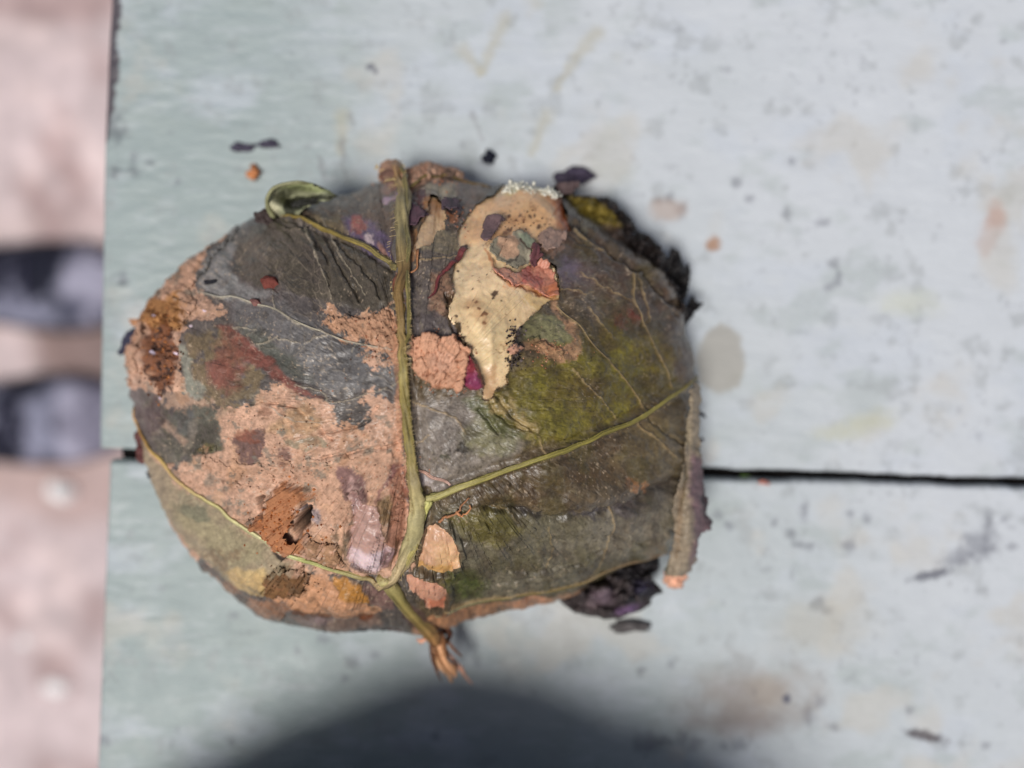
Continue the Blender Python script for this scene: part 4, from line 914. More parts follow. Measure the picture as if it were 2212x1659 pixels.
for i, t_ in enumerate(THIN):
    if i in (0, 4, 5, 11, 9):
        rib('fine_vein', t_, [3.6, 3.2, 2.8, 2.0], YG, 30 + i, ns=7, rgbs=[(150, 128, 92), (158, 134, 92)] if i else [(150, 148, 138), (196, 188, 164), (168, 158, 140)], lift=.3)
rib('rim_vein', smooth([(940, 1326), (1010, 1306), (1100, 1286), (1180, 1268), (1240, 1252), (1300, 1226), (1370, 1202), (1440, 1180)]), [6, 7, 7, 8, 9, 9, 7], YG, 8, rgbs=[(150, 146, 118), (128, 116, 66), (134, 118, 70), (150, 128, 96), (136, 114, 92)], lift=.3)
# hairs
hv = []; hf = []; r_ = random.Random(5)
def hairs(pts, w0, n, side=None, ln=(6, 15)):
    pts = np.asarray(pts)
    for i in range(n):
        s = r_.random() * (len(pts) - 2); k_ = int(s); a = pts[k_] * (1 - s + k_) + pts[k_ + 1] * (s - k_)
        tg = pts[k_ + 1] - pts[k_]; tg = tg / (np.hypot(*tg) + 1e-9); nn = np.array([-tg[1], tg[0]]) * (r_.choice((-1, 1)))
        sgn = nn; L = r_.uniform(*ln); e = a + sgn * (w0 * .42); tip = e + sgn * L + tg * r_.uniform(-7, 9)
        p, n_ = sample([e[0], (e[0] + tip[0]) / 2, tip[0]], [e[1], (e[1] + tip[1]) / 2, tip[1]], np.array([.0008, .0013, .0007 + r_.random() * .0006]))
        wv_ = np.array([tg[0], -tg[1], 0]) * .00004
        o = len(hv); hv.extend([p[0] - wv_, p[0] + wv_, p[1] + wv_ * .8, p[1] - wv_ * .8, p[2], p[0] + n_[0] * .0001]); hf.extend([(o, o + 1, o + 2, o + 3), (o + 3, o + 2, o + 4), (o, o + 5, o + 3)])
hairs(MID, 20, 520, ln=(3, 12)); hairs(RV, 12, 90, ln=(2, 5)); hairs(TLV, 10, 40, ln=(2, 5))
M_moist = material('moist_flesh', rough=.4, spec=.5, n1=(700, .08), n2=(220, .12), bump=((1200, .00005),), sub=.2, coat=.15)
M_matte = material('matte_leaf', rough=.7, spec=.25, n1=(1800, .2), n2=(500, .15), bump=((1500, .0002),))
M_hair = material('pale_hair', (198, 176, 128), rough=.5, spec=.4)
tag(mesh_obj('hair', hv, hf, M_hair, leaf, smooth=False), kind='stuff')

# ------------------------------------------------------------------ stalk with frayed end
def uvz(pts, zs): return np.array([PF(a, b, z) for (a, b), z in zip(pts, zs)])
SP = smooth([(826, 1250), (848, 1272), (872, 1304), (900, 1336), (926, 1362), (942, 1384)], 6)
zz = np.interp(np.linspace(0, 1, len(SP)), [0, .3, .7, 1], [.0395, .034, .027, .022])
zz = np.maximum(zz, 0)
pt_, nn_ = sample(SP[:, 0], SP[:, 1], .001)
zs = np.maximum(zz, np.where(np.hypot(SP[:, 0] - CU, SP[:, 1] - CV) < rout(np.arctan2(SP[:, 1] - CV, SP[:, 0] - CU)), pt_[:, 2] + .0006, 0))
zs[-4:] = np.linspace(zs[-5], .020, 4)
stalk = tube_pts('stalk', uvz(SP, zs), np.interp(np.linspace(0, 1, len(SP)), [0, .5, 1], [15, 13.5, 16]) * SD * .9, M_vein, bundle, 12,
                 np.stack([np.interp(np.linspace(0, 1, len(SP)), [0, .35, .7, 1], [lin(c)[k_] for c in ((190, 178, 120), (158, 144, 86), (142, 118, 70), (172, 124, 80))]) for k_ in range(3)], -1), .25, 3, .8)
FR = [([(935, 1370), (938, 1400), (950, 1430), (968, 1452), (977, 1474)], 13, (222, 174, 134), .019, .010), ([(945, 1375), (952, 1405), (966, 1432), (980, 1450), (984, 1462)], 11, (204, 152, 112), .021, .012),
      ([(950, 1372), (962, 1402), (985, 1432), (1002, 1456), (1020, 1478)], 7, (206, 156, 132), .019, .008), ([(930, 1360), (920, 1378), (908, 1384), (900, 1380)], 7, (214, 156, 130), .021, .018),
      ([(948, 1366), (956, 1390), (960, 1420), (972, 1440)], 12, (140, 96, 62), .022, .015), ([(940, 1362), (948, 1390), (946, 1420), (940, 1438)], 8, (220, 172, 128), .020, .014), ([(950, 1350), (966, 1358), (972, 1372), (964, 1392)], 9, (96, 60, 44), .021, .015)]
r_ = random.Random(77)
for i in range(11):
    x0, y0 = 942 + r_.uniform(-8, 10), 1372 + r_.uniform(-6, 14); dx, dy = r_.uniform(10, 50), r_.uniform(50, 92); bx = r_.uniform(-10, 10)
    FR.append(([(x0, y0), (x0 + dx * .3 + bx, y0 + dy * .35), (x0 + dx * .6 + bx, y0 + dy * .7), (x0 + dx, y0 + dy)], r_.uniform(3, 5.5), r_.choice([(216, 164, 122), (150, 104, 70), (190, 136, 96), (110, 74, 52)]), r_.uniform(.019, .023), r_.uniform(.008, .016)))
for i, (pp, wdt, cc, za, zb_) in enumerate(FR):
    sp = smooth(pp, 5); n = len(sp); tube_pts('frayed_fibre', uvz(sp, np.linspace(za, zb_, n)), np.interp(np.linspace(0, 1, n), [0, .6, 1], [wdt * .5, wdt * .7, wdt * .2]) * SD * .95, M_vein, stalk, 9, lin(cc) * 1.05, .7, 40 + i, .6)

# ------------------------------------------------------------------ pieces on the bundle
scrap('leaf_scrap', ZA((1300, 1200), (1380, 1140), (1480, 1150), (1600, 1050), (1750, 1030), (1830, 1120), (1800, 1230), (1790, 1340), (1700, 1380), (1640, 1450), (1500, 1400), (1290, 1290)), .0006, (150, 142, 122), M_leaf, seed=601, curl=.0007,
      extra=[('poly', ZA((1380, 1100), (1560, 1080), (1640, 1180), (1640, 1300), (1500, 1360), (1400, 1280), (1360, 1180)), (190, 152, 124), .9, 3, 6, 14, 602), ('poly', ZA((1640, 1080), (1760, 1040), (1820, 1120), (1780, 1220), (1690, 1180)), (150, 158, 132), .9, 2, 3, 10, 603), ('line', ZA((1660, 1130), (1730, 1200), (1810, 1230)), 2.5, (70, 36, 30), .9, .5, 1), ('line', ZA((1500, 1400), (1600, 1350), (1640, 1280)), 3, (70, 62, 54), .8, .6, 2)], label='grey green clay smeared leaf scrap on the cream patch')
scrap('dry_flake', ZA((1240, 960), (1300, 880), (1420, 900), (1450, 940), (1380, 1020), (1300, 1130), (1250, 1190), (1200, 1120), (1240, 1030)), .0014, (112, 90, 92), M_leaf, seed=611, curl=.001, label='purple brown curled flake on the cream patch')
scrap('red_pulp', [(1060, 592), (1090, 585), (1110, 598), (1124, 590), (1140, 572), (1158, 566), (1176, 570), (1198, 588), (1202, 612), (1206, 640), (1185, 640), (1160, 628), (1130, 622), (1100, 626), (1082, 610)], .0003, (208, 140, 116), M_fill, seed=621, bmp=.00028,
      extra=[('poly', [(1118, 590), (1142, 572), (1160, 590), (1180, 610), (1150, 620), (1124, 612)], (178, 92, 86), .75, 6, 8, 12, 622), ('poly', [(1170, 615), (1206, 610), (1208, 645), (1180, 640)], (196, 116, 72), .7, 7, 6, 12, 623), ('poly', [(1056, 585), (1090, 585), (1114, 600), (1120, 620), (1090, 618)], (196, 142, 120), .9, 3, 5, 12, 624)], label='red pulpy patch in the torn opening')
scrap('dark_flake', ZA((1830, 1150), (1870, 1160), (1900, 1300), (1860, 1400), (1820, 1380), (1790, 1300)), .0008, (104, 62, 66), M_leaf, seed=631, curl=.0006)
scrap('dark_flake', ZA((760, 700), (850, 650), (920, 720), (930, 790), (800, 820), (740, 800)), .0010, (82, 68, 78), M_leaf, seed=632, curl=.001)
scrap('dark_flake', ZA((290, 690), (340, 670), (440, 760), (540, 840), (500, 900), (380, 950), (300, 940)), .0006, (92, 66, 78), M_leaf, seed=633, curl=.0006)
scrap('leaf_scrap', ZA((1880, 1040), (2000, 980), (2200, 1040), (2200, 1120), (2140, 1200), (2000, 1240), (1900, 1220)), .0005, (164, 136, 122), M_leaf, seed=634, curl=.0004)
scrap('petal', ZB((1040, 935), (1110, 1010), (1180, 1130), (1225, 1290), (1160, 1345), (1060, 1345), (985, 1290), (1000, 1150), (1020, 1020)), .0002, (146, 58, 66), M_petal, wa=1.2, seed=641, bulge=.0028, thick=0, bmp=.00035,
      extra=[('poly', ZB((1000, 1160), (1120, 1180), (1200, 1290), (1150, 1345), (1060, 1345), (985, 1290)), (142, 66, 104), .8, 8, 4, 12, 642)], label='shiny magenta bud scale beside the clay chunk')
sp = smooth([(1003, 540), (994, 556), (984, 574), (966, 592), (950, 608), (944, 626), (938, 644), (930, 656)], 6)
pp_, nn_ = sample(sp[:, 0], sp[:, 1], .0009)
tube_pts('dry_sliver', pp_, np.interp(np.linspace(0, 1, len(sp)), [0, .1, .4, 1], [7, 8, 5, 2]) * SD * .8, M_petal, bundle, 8, lin((112, 54, 54)), .3, 5, .35, nn_)
scrap('swollen_lobe', Z5((1110, 440), (1180, 470), (1260, 560), (1285, 610), (1270, 680), (1200, 770), (980, 760), (1010, 650), (1040, 500)), .0001, (212, 168, 136), M_moist, None, 5, 34, seed=651, bulge=.0016, thick=0, bmp=.00003,
      extra=[('blob', *Z5((1180, 640))[0], 26, 22, (232, 190, 138), 0, .7, .6), ('poly', Z5((980, 690), (1240, 700), (1200, 780), (960, 790)), (206, 158, 84), .7, 6, 4, 14, 652)], label='glossy peach coloured lobe pushing through beside the midrib, upper of two')
scrap('swollen_lobe', Z5((910, 810), (980, 790), (1060, 800), (1170, 890), (1195, 960), (1160, 1060), (1080, 1030), (960, 900)), .0001, (206, 154, 128), M_moist, None, 5, 34, seed=661, bulge=.0014, thick=0, bmp=.00003,
      extra=[('poly', Z5((1040, 970), (1200, 960), (1160, 1070), (1080, 1040)), (206, 124, 92), .8, 4, 4, 14, 662)], label='glossy peach coloured lobe beside the stalk, lower of two')
scrap('red_crumb', Z1((1150, 930), (1200, 895), (1270, 920), (1285, 960), (1240, 985), (1170, 980)), .0002, (124, 70, 62), M_clay, wa=1.5, seed=671, bulge=.0020, thick=0)
scrap('red_crumb', Z1((1070, 1060), (1130, 1050), (1160, 1100), (1100, 1110)), .0002, (136, 98, 92), M_clay, wa=1.5, seed=672, bulge=.0008, thick=0)
scrap('dark_crumb', Z1((750, 920), (800, 925), (840, 910), (835, 935), (790, 950), (755, 955)), .0002, (44, 44, 50), M_clay, wa=1.5, seed=673, bulge=.0008, thick=0)
scrap('swollen_lobe', Z4((1800, 1140), (1850, 1110), (1890, 1180), (2000, 1200), (2030, 1400), (2080, 1500), (2040, 1600), (1900, 1640), (1800, 1570), (1810, 1380), (1840, 1250)), .0001, (186, 150, 138), M_moist, None, 6, 18, seed=681, bulge=.0018, thick=0, bmp=.00004,
      extra=[('poly', Z4((1800, 1500), (2080, 1490), (2100, 1560), (1990, 1640), (1860, 1620), (1800, 1560)), (226, 202, 204), .9, 6, 5, 16, 682), ('blob', *Z4((2060, 1570))[0], 14, 18, (150, 108, 104), 0, .8, .6), ('poly', Z4((1790, 1120), (1880, 1120), (1900, 1200), (1820, 1240)), (150, 118, 114), .8, 6, 5, 12, 683)], label='wet pinkish swelling with a painted white highlight just left of the rib fork')  # pale lower patch is a highlight painted into the colour
# root-like wisps
for i, w_ in enumerate([[(945, 1118), (962, 1108), (985, 1100), (1000, 1080), (1012, 1068)], [(985, 1098), (995, 1106), (1012, 1092), (1014, 1078)], [(905, 560), (900, 590), (892, 600)]]):
    sp = smooth(w_, 5); pp_, nn_ = sample(sp[:, 0], sp[:, 1], .0010); tube_pts('wisp', pp_, np.linspace(2.6, 1.2, len(sp)) * SD, M_vein, bundle, 6, lin((176, 122, 84)), .3, 70 + i, 1, nn_)
# crumbs of clay round the chunk and in the dark tear: too many to count
gv = []; gf = []; gc = []; r_ = random.Random(12)
spots = [(CHUNK[r_.randrange(len(CHUNK))], 9, 55, (206, 150, 122)), ]
def grit(cx, cy, sx, sy, n, cols, rr=(1.0, 3.2)):
    for i in range(n):
        u = r_.gauss(cx, sx); v = r_.gauss(cy, sy); r = r_.uniform(*rr) * SD
        p, n_ = sample([u], [v], r * .4); p = p[0]; n_ = n_[0]
        o = len(gv); c = lin(cols[r_.randrange(len(cols))])
        pts = [(1, 0, 0), (-1, 0, 0), (0, 1, 0), (0, -1, 0), (0, 0, 1), (0, 0, -1), ]
        for a in pts: gv.append(p + np.array(a) * r * r_.uniform(.6, 1.3)); gc.append(c * r_.uniform(.7, 1.2))
        for f in [(0, 2, 4), (2, 1, 4), (1, 3, 4), (3, 0, 4), (2, 0, 5), (1, 2, 5), (3, 1, 5), (0, 3, 5)]: gf.append(tuple(o + k_ for k_ in f))
CLs = [(206, 150, 122), (216, 164, 134), (180, 120, 90)]; DKs = [(54, 46, 46), (90, 80, 78), (34, 30, 32), (120, 108, 108)]
for a in CHUNK: grit(a[0], a[1], 6, 6, 8, CLs, (.8, 2.2))
grit(950, 790, 36, 26, 24, CLs, (.7, 1.8)); grit(1106, 735, 9, 16, 70, DKs, (1, 2.6)); grit(1108, 780, 10, 10, 60, DKs, (1, 2.6)); grit(620, 1120, 36, 30, 160, [(196, 126, 78), (160, 92, 52), (214, 146, 96)]); grit(355, 760, 24, 46, 200, [(150, 92, 52), (196, 130, 80), (84, 48, 28)])
grit(820, 740, 34, 26, 120, CLs + [(96, 62, 46)], (.8, 2)); grit(700, 1000, 110, 70, 260, CLs + [(110, 78, 60)], (.7, 1.8)); grit(1120, 490, 36, 12, 40, [(84, 56, 44)], (.8, 2)); grit(1180, 760, 34, 14, 70, CLs, (.8, 2)); grit(985, 470, 14, 22, 60, DKs + CLs, (1, 2.6))
grit(870, 850, 6, 160, 90, CLs, (.7, 1.6)); grit(640, 1235, 34, 18, 90, [(110, 80, 56), (150, 110, 76)], (1, 2.4)); grit(900, 400, 50, 8, 70, CLs, (1, 2.6))
gc = np.array(gc); tag(mesh_obj('clay_crumbs', gv, gf, M_clay, bundle, gc, smooth=False), kind='stuff')

# ------------------------------------------------------------------ leaf pieces that stick out round the rim
Zc = lambda z: (lambda a, b, d: z + 0 * a)
def zin(z_out, z_in, dirv):                       # rises towards the bundle centre
    def f(a, b, d):
        r = np.hypot(a - CU, b - CV) / rout(np.arctan2(b - CV, a - CU), False)
        return z_in + (z_out - z_in) * sstep(.93, 1.12, r)
    return f
DK = (46, 38, 38)
fr = free('leaf_edge', [(1195, 402), (1246, 398), (1238, 424), (1262, 420), (1300, 430), (1312, 428), (1325, 445), (1350, 462), (1362, 490), (1368, 512), (1385, 505), (1405, 515), (1424, 545), (1430, 585), (1452, 610), (1470, 650), (1400, 640), (1290, 560), (1215, 500)],
     zin(.013, .024, 0), (36, 29, 26), M_dark, seed=701, wave=.004, wa=5, ws=14,
     extra=[('poly', [(1225, 425), (1290, 432), (1330, 460), (1350, 490), (1300, 500), (1240, 470)], (122, 106, 42), .95, 8, 6, 20, 702), ('poly', [(1310, 430), (1365, 480), (1372, 530), (1345, 500), (1325, 460)], (40, 32, 32), .9, 4, 5, 14, 703),
            ('poly', [(1368, 505), (1420, 545), (1440, 600), (1400, 590), (1372, 540)], (30, 24, 24), .9, 4, 5, 14, 704), ('poly', [(1290, 485), (1340, 490), (1375, 530), (1340, 540), (1300, 510)], (104, 86, 76), .7, 5, 9, 12, 705)], label='dark dried edge of the wrapping leaf with an olive patch')
free('leaf_fold', [(1206, 452), (1240, 470), (1300, 512), (1370, 565), (1428, 618), (1440, 640), (1420, 632), (1350, 585), (1270, 530), (1215, 490)], zin(.020, .0285, 0), (92, 78, 62), M_leaf, seed=707, wave=.0012, wa=7, ws=16,
     extra=[('poly', [(1230, 480), (1270, 500), (1260, 520), (1225, 500)], (72, 64, 54), .8, 4, 6, 12, 708)])
for i_, pp_ in enumerate([[(1292, 432), (1312, 424), (1338, 446), (1364, 470), (1378, 502), (1356, 502), (1334, 466)],
                          [(1345, 500), (1376, 502), (1398, 508), (1420, 530), (1438, 560), (1444, 592), (1424, 600), (1396, 570), (1362, 540)],
                          [(1410, 570), (1440, 585), (1456, 612), (1474, 640), (1486, 690), (1470, 700), (1452, 650), (1428, 620)]]):
    free('withered_lobe', pp_, lambda a, b, d: .017 + .004 * np.sin(a * .11 + b * .07), (40, 33, 32), M_dark, seed=770 + i_, wave=.004, wsc=18, wa=5, ws=10)
free('withered_lobe', [(1440, 570), (1446, 552), (1452, 534), (1466, 546), (1470, 560), (1478, 584), (1486, 568), (1490, 580), (1486, 622), (1478, 650), (1470, 684), (1462, 690), (1450, 640)], Zc(.013), (26, 24, 25), M_dark, seed=711, wave=.003)
free('withered_lobe', [(1466, 640), (1478, 640), (1480, 668), (1495, 640), (1502, 652), (1520, 656), (1508, 668), (1496, 680), (1488, 692), (1480, 700), (1478, 716), (1472, 712), (1462, 680)], Zc(.011), (24, 22, 24), M_dark, seed=712, wave=.003, wa=1.5)
free('withered_lobe', [(1505, 815), (1512, 840), (1508, 858), (1500, 850)], Zc(.012), (34, 32, 38), M_dark, seed=713, wave=.002, wa=1)
free('withered_lobe', [(1503, 870), (1512, 886), (1523, 897), (1526, 905), (1512, 897), (1503, 890)], Zc(.011), (40, 40, 50), M_dark, seed=714, wave=.002, wa=1)
free('withered_lobe', [(1505, 948), (1521, 946), (1520, 952), (1505, 954)], Zc(.010), (60, 56, 66), M_dark, seed=715, wave=.001, wa=1)
def zroll(a, b, d):      # long rolled fold on the right side: a half tube
    ax = np.interp(b, [830, 900, 1000, 1100, 1180, 1250], [1493, 1492, 1490, 1488, 1478, 1462]); h = np.interp(b, [830, 900, 1100, 1180, 1250], [16, 22, 30, 30, 24])
    t_ = np.clip((a - ax) / h, -1, 1); zb_ = np.where(np.hypot(a - CU, b - CV) < rout(np.arctan2(b - CV, a - CU), False) * .998, base_z(a, b) + .0022, 0); return np.maximum(zb_, .027 + .0018 * (1 - t_ * t_) - .005 * sstep(1150, 1260, b) - .003 * np.clip((a - ax) / h, 0, 3))
flap = free('rolled_flap', [(1496, 826), (1508, 832), (1511, 860), (1509, 900), (1509, 950), (1512, 1000), (1516, 1045), (1526, 1068), (1529, 1085), (1521, 1096), (1526, 1112), (1536, 1126), (1534, 1140), (1512, 1150), (1507, 1165), (1506, 1185), (1504, 1205), (1492, 1218), (1486, 1235), (1470, 1246), (1444, 1246), (1436, 1232), (1448, 1205), (1455, 1160), (1452, 1100), (1460, 1060), (1474, 1010), (1482, 950), (1482, 910), (1490, 868)],
     zroll, (150, 136, 116), M_leaf, seed=721, wave=.0016, wa=4, ws=16,
     extra=[('poly', [(1494, 980), (1510, 990), (1540, 1080), (1540, 1150), (1505, 1200), (1490, 1230), (1496, 1130), (1486, 1050)], (112, 88, 96), .9, 9, 6, 18, 722), ('poly', [(1515, 1050), (1545, 1060), (1545, 1160), (1520, 1130), (1512, 1080)], (52, 42, 48), .9, 4, 4, 14, 723), ('poly', [(1470, 880), (1490, 860), (1492, 960), (1470, 960)], (140, 128, 104), .8, 6, 5, 16, 724),
            ('line', [(1470, 1060), (1468, 1130), (1462, 1200)], 8, (142, 120, 94), .7, .8, 3), ('line', [(1478, 1010), (1476, 1090)], 5, (100, 84, 50), .7, .8, 3), ('poly', [(1434, 1205), (1446, 1200), (1442, 1245), (1430, 1240)], (84, 88, 74), .8, 4, 3, 10, 725)], label='rolled brown and purple leaf flap hanging at the right side')
x_, y_, z_ = PF(1458, 1246, .014)
rock('clay_blob', (x_, y_, z_), .0030, .0025, .003, M_clay, flap, (238, 182, 154), 31, .5)
def zpock(a, b, d): return .012 + .010 * np.sqrt(np.clip(d / 45, 0, 1)) - .003 * sstep(1230, 1330, b)
free('leaf_pocket', [(1208, 1292), (1250, 1262), (1310, 1226), (1400, 1190), (1420, 1195), (1421, 1218), (1419, 1232), (1404, 1240), (1407, 1254), (1418, 1266), (1430, 1279), (1414, 1282), (1404, 1290), (1404, 1300), (1392, 1312), (1370, 1320), (1345, 1330), (1310, 1334), (1270, 1327), (1240, 1318), (1218, 1304)], zpock, (66, 58, 58), M_dark, seed=731, wave=.004, wsc=26,
     extra=[('poly', [(1300, 1235), (1430, 1180), (1430, 1290), (1385, 1290), (1350, 1250), (1335, 1250)], (30, 27, 30), .93, 6, 6, 18, 732), ('blob', 1302, 1288, 24, 15, (136, 116, 128), 0, .6, .7), ('blob', 1280, 1306, 18, 9, (140, 122, 126), 0, .5, .7), ('blob', 1356, 1314, 26, 8, (122, 94, 132), -.3, .8, .6), ('blob', 1385, 1270, 20, 14, (52, 48, 70), 0, .7, .7), ('line', [(1350, 1300), (1375, 1285), (1400, 1275)], 4, (26, 24, 30), .8)], label='blackened leaf pocket folded under the lower right corner')
free('inner_fold', [(1335, 1240), (1370, 1222), (1408, 1205), (1412, 1232), (1400, 1256), (1375, 1276), (1350, 1280), (1340, 1262)], lambda a, b, d: .007 + .002 * fbm(a, b, 20, 8), (22, 20, 22), M_dark, seed=735, wave=.003)
# curled lobe at the upper left: a loop of leaf standing up
def zcurl(a, b, d):
    x = (a - 640) / 70; y = (b - 425) / 36; r = np.hypot(x, y)
    return .026 + .006 * np.exp(-((r - .85) / .35) ** 2) - .002 * np.exp(-(r / .45) ** 2)
free('curled_lobe', [(574, 462), (574, 434), (584, 412), (606, 398), (640, 393), (672, 398), (700, 410), (726, 424), (712, 432), (680, 440), (650, 456), (640, 474), (620, 480), (592, 476)], zcurl, (164, 166, 134), M_matte, seed=741, wave=.0006,
     extra=[('poly', [(612, 436), (640, 424), (690, 424), (728, 424), (700, 436), (668, 446), (636, 462), (616, 462)], (40, 42, 33), .93, 4, 4, 14, 742), ('poly', [(600, 402), (640, 390), (690, 400), (720, 420), (680, 414), (640, 408)], (150, 158, 108), .8, 4, 3, 14, 743), ('poly', [(576, 470), (574, 430), (596, 410), (606, 440), (604, 470)], (196, 192, 160), .8, 6, 3, 14, 744)], label='pale green curled lobe of leaf at the upper left')
tube_pts('lobe_rim', uvz(smooth([(592, 470), (580, 450), (577, 430), (590, 408), (615, 398), (650, 394), (690, 404), (726, 424)]), np.interp(np.linspace(0, 1, 43), [0, .3, .7, 1], [.0295, .034, .034, .026])[:len(smooth([(592, 470), (580, 450), (577, 430), (590, 408), (615, 398), (650, 394), (690, 404), (726, 424)]))]), np.linspace(6, 3, 43) * SD * .8, M_vein, bundle, 8, lin((146, 146, 108)), .2, 6)
free('curl_shade', [(626, 440), (655, 430), (690, 427), (712, 428), (690, 438), (655, 446), (634, 452)], lambda a, b, d: .0315 + 0 * a, (30, 30, 24), M_dark, seed=746, wave=.0004, wa=1.5)  # flat dark patch stands for the shade inside the curl
free('withered_lobe', [(550, 462), (575, 450), (582, 468), (600, 482), (620, 490), (600, 492), (570, 484), (552, 478)], Zc(.030), (66, 54, 52), M_dark, seed=747, wave=.001)
# dark bits round the left and lower rim
lf = free('black_leaf_bit', Z1((262, 1245), (300, 1255), (305, 1300), (280, 1350), (230, 1380), (180, 1410), (130, 1442), (118, 1430), (150, 1390), (145, 1350), (190, 1290), (235, 1265)), lambda a, b, d: .014 + .0015 * np.sqrt(np.clip(d / 10, 0, 1)), (58, 58, 78), M_dark, seed=751, wa=1.5, wave=.001, label='blackish dry leaf bit stuck at the far left')
free('clay_flake', Z1((190, 1195), (240, 1190), (330, 1200), (320, 1240), (220, 1245)), Zc(.016), (206, 156, 120), M_clay, seed=752, wa=1.5)
free('dark_bit', [(290, 936), (300, 928), (312, 950), (322, 978), (328, 998), (306, 1002), (294, 990), (296, 965)], Zc(.018), (98, 60, 58), M_dark, seed=753, wa=2)
free('dark_bit', [(318, 1018), (332, 1016), (340, 1030), (336, 1040), (324, 1034)], Zc(.015), (30, 28, 38), M_dark, seed=754, wa=1.5)
free('dark_bit', [(362, 1106), (368, 1106), (374, 1120), (392, 1128), (400, 1140), (394, 1154), (380, 1150), (374, 1134)], Zc(.014), (42, 40, 54), M_dark, seed=755, wa=1.5)
free('torn_edge', ZD((-40, 60), (80, 240), (280, 520), (540, 700), (560, 780), (600, 840), (700, 850), (790, 870), (800, 910), (900, 960), (960, 930), (1060, 980), (1190, 970), (1200, 900), (900, 740), (500, 500), (100, 0)), zin(.014, .026, 0), (152, 112, 92), M_clay, seed=756, wa=3, extra=[('blob', *ZD((640, 790))[0], 20, 9, (44, 32, 30), .4, .9), ('poly', ZD((750, 840), (960, 900), (1000, 960), (860, 980)), (104, 76, 76), .9, 3, 3)])
free('torn_edge', ZD((1115, 1060), (1180, 985), (1300, 1020), (1500, 1110), (1850, 1080), (2212, 1090), (2180, 1135), (1900, 1120), (1500, 1150), (1350, 1130), (1250, 1090)), zin(.010, .020, 0), (34, 28, 30), M_dark, seed=757, wa=2)
free('torn_edge', [(830, 1345), (900, 1345), (960, 1352), (975, 1366), (940, 1372), (880, 1362), (835, 1360)], zin(.012, .018, 0), (80, 52, 44), M_dark, seed=758, wa=3)
free('leaf_edge', [(1196, 404), (1210, 394), (1250, 392), (1252, 404), (1230, 418), (1205, 424)], Zc(.020), (92, 76, 76), M_dark, seed=759, wa=2, wave=.0015)
# white mould tufts on the upper rim
tv = []; tf = []; r_ = random.Random(3)
for cx, cy, s_, n in [(1110, 404, 13, 46), (1130, 410, 16, 46), (1182, 412, 11, 50), (1196, 420, 9, 26), (1155, 420, 14, 20), (1096, 412, 8, 20)]:
    for i in range(n):
        u = r_.gauss(cx, s_ * .7); v = r_.gauss(cy, s_ * .42); z = r_.uniform(.024, .031); c = np.array(PF(u, v, z)); r = r_.uniform(2, 4.5) * SD; o = len(tv)
        for a in [(1, 0, 0), (-1, 0, 0), (0, 1, 0), (0, -1, 0), (0, 0, 1), (0, 0, -1)]: tv.append(c + np.array(a) * r * r_.uniform(.4, 1.5))
        for f in [(0, 2, 4), (2, 1, 4), (1, 3, 4), (3, 0, 4), (2, 0, 5), (1, 2, 5), (3, 1, 5), (0, 3, 5)]: tf.append(tuple(o + k_ for k_ in f))
tag(mesh_obj('mould_tufts', tv, tf, M_tuft, bundle), kind='stuff')

# ------------------------------------------------------------------ crumbs lying on the bench
def crumb(u, v, rx, ry, h, rgb, label, cat='crumb', seed=1, amp=.75, rot=0.0, mat=None):
    x, y, _ = PF(u, v, 0)
    o = rock('crumb', (x, y, h * .45), rx * SD, ry * SD, h * .55, mat or M_clay, None, rgb, seed, amp, 14, -rot)
    tag(o, label, cat, 'crumbs lying on the bench')
crumb(551, 374, 13, 12, .0028, (212, 142, 96), 'orange clay crumb on the bench above the curled leaf lobe', seed=81)
crumb(1055, 343, 15, 13, .0022, (40, 42, 54), 'black round crumb on the bench above the bundle', seed=82)
crumb(530, 319, 18, 7, .0016, (84, 80, 96), 'left one of two dark grey crumbs on the bench at upper left', seed=83)
crumb(578, 314, 20, 8, .0016, (84, 80, 96), 'right one of two dark grey crumbs on the bench at upper left', seed=84)
crumb(1236, 384, 32, 17, .0035, (70, 62, 80), 'dark purple leaf crumb on the bench touching the top right rim of the bundle', seed=85, mat=M_dark)
crumb(1358, 1352, 40, 10, .002, (92, 88, 88), 'flat grey brown piece standing in for a leaf bit shadow on the bench below the blackened leaf pocket', seed=86, mat=M_dark)  # shadow of a leaf bit made as a flat dark piece
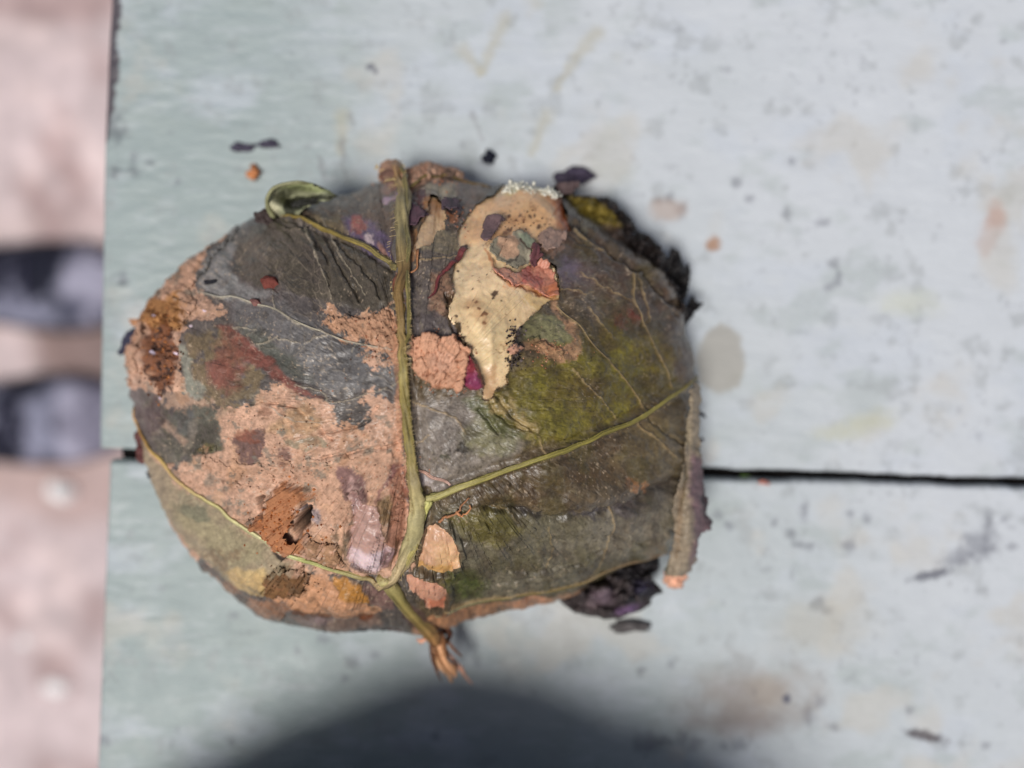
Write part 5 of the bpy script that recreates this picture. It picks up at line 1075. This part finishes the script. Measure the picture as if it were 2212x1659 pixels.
crumb(1607, 1026, 10, 3.5, .0018, (74, 96, 46), 'tiny green speck caught in the gap between the boards', seed=87)
crumb(1650, 1041, 12, 5, .0014, (196, 128, 112), 'small reddish clay crumb at the edge of the gap right of the bundle', seed=88)

# ------------------------------------------------------------------ slumped cloth bag on the bench beyond the near side, added unseen to cast the dark shadow
M_blk = material('blocker_cloth', (14, 14, 17), rough=.85, spec=.2, bump=((500, .0006),))
blocker = empty('cloth_blocker', (-.01, -.2, 0)); tag(blocker, 'slumped black cloth bag with a tied neck added out of view to cast the dark shadow', 'blocker')
n_ = 90; th_ = np.linspace(0, PI, n_)[:, None]; ph_ = np.linspace(0, 2 * PI, 2 * n_, endpoint=False)[None, :]
bx, by, bz = np.sin(th_) * np.cos(ph_), np.sin(th_) * np.sin(ph_), np.cos(th_) + 0 * ph_
dd = 1 + .10 * fbm(bx * 1.2 + 5, by * 1.2 + bz, 1.0, 901, 3) + .05 * fbm(bx * 4, by * 4 + bz * 3, 1.0, 903, 3)
ex = np.sign(bx) * np.abs(bx) ** .9
Xb = ex * .118 * dd; Yb = by * .082 * dd + .010 * np.exp(-((Xb + .01) / .05) ** 2) * (by > 0) - .012 * sstep(.0, .11, Xb) * (by > 0)
Zb_ = np.maximum((.058 + .030 * sstep(-.08, .09, Xb)) * (1 + bz * dd) * .98, .0005)
Yb = Yb * (1 - .22 * sstep(.03, .0, Zb_))
mesh_obj('blocker_body', np.stack([Xb * 1.02 - .028, Yb - .1915, Zb_], -1), gridfaces(n_, 2 * n_, True)[:, ::-1], M_blk, blocker)
nk = smooth([(.02, -.20, .150), (.03, -.215, .175), (.025, -.225, .195)], 6)
tube_pts('blocker_neck', nk, np.linspace(.016, .024, len(nk)), M_blk, blocker, 20, flute=.12)
tube_pts('blocker_tie', np.array([(.03 + .019 * math.cos(q_), -.214 + .019 * math.sin(q_), .172 + .002 * math.sin(3 * q_)) for q_ in np.linspace(0, 2 * PI, 30)]), np.full(30, .003), M_lace, blocker, 8)
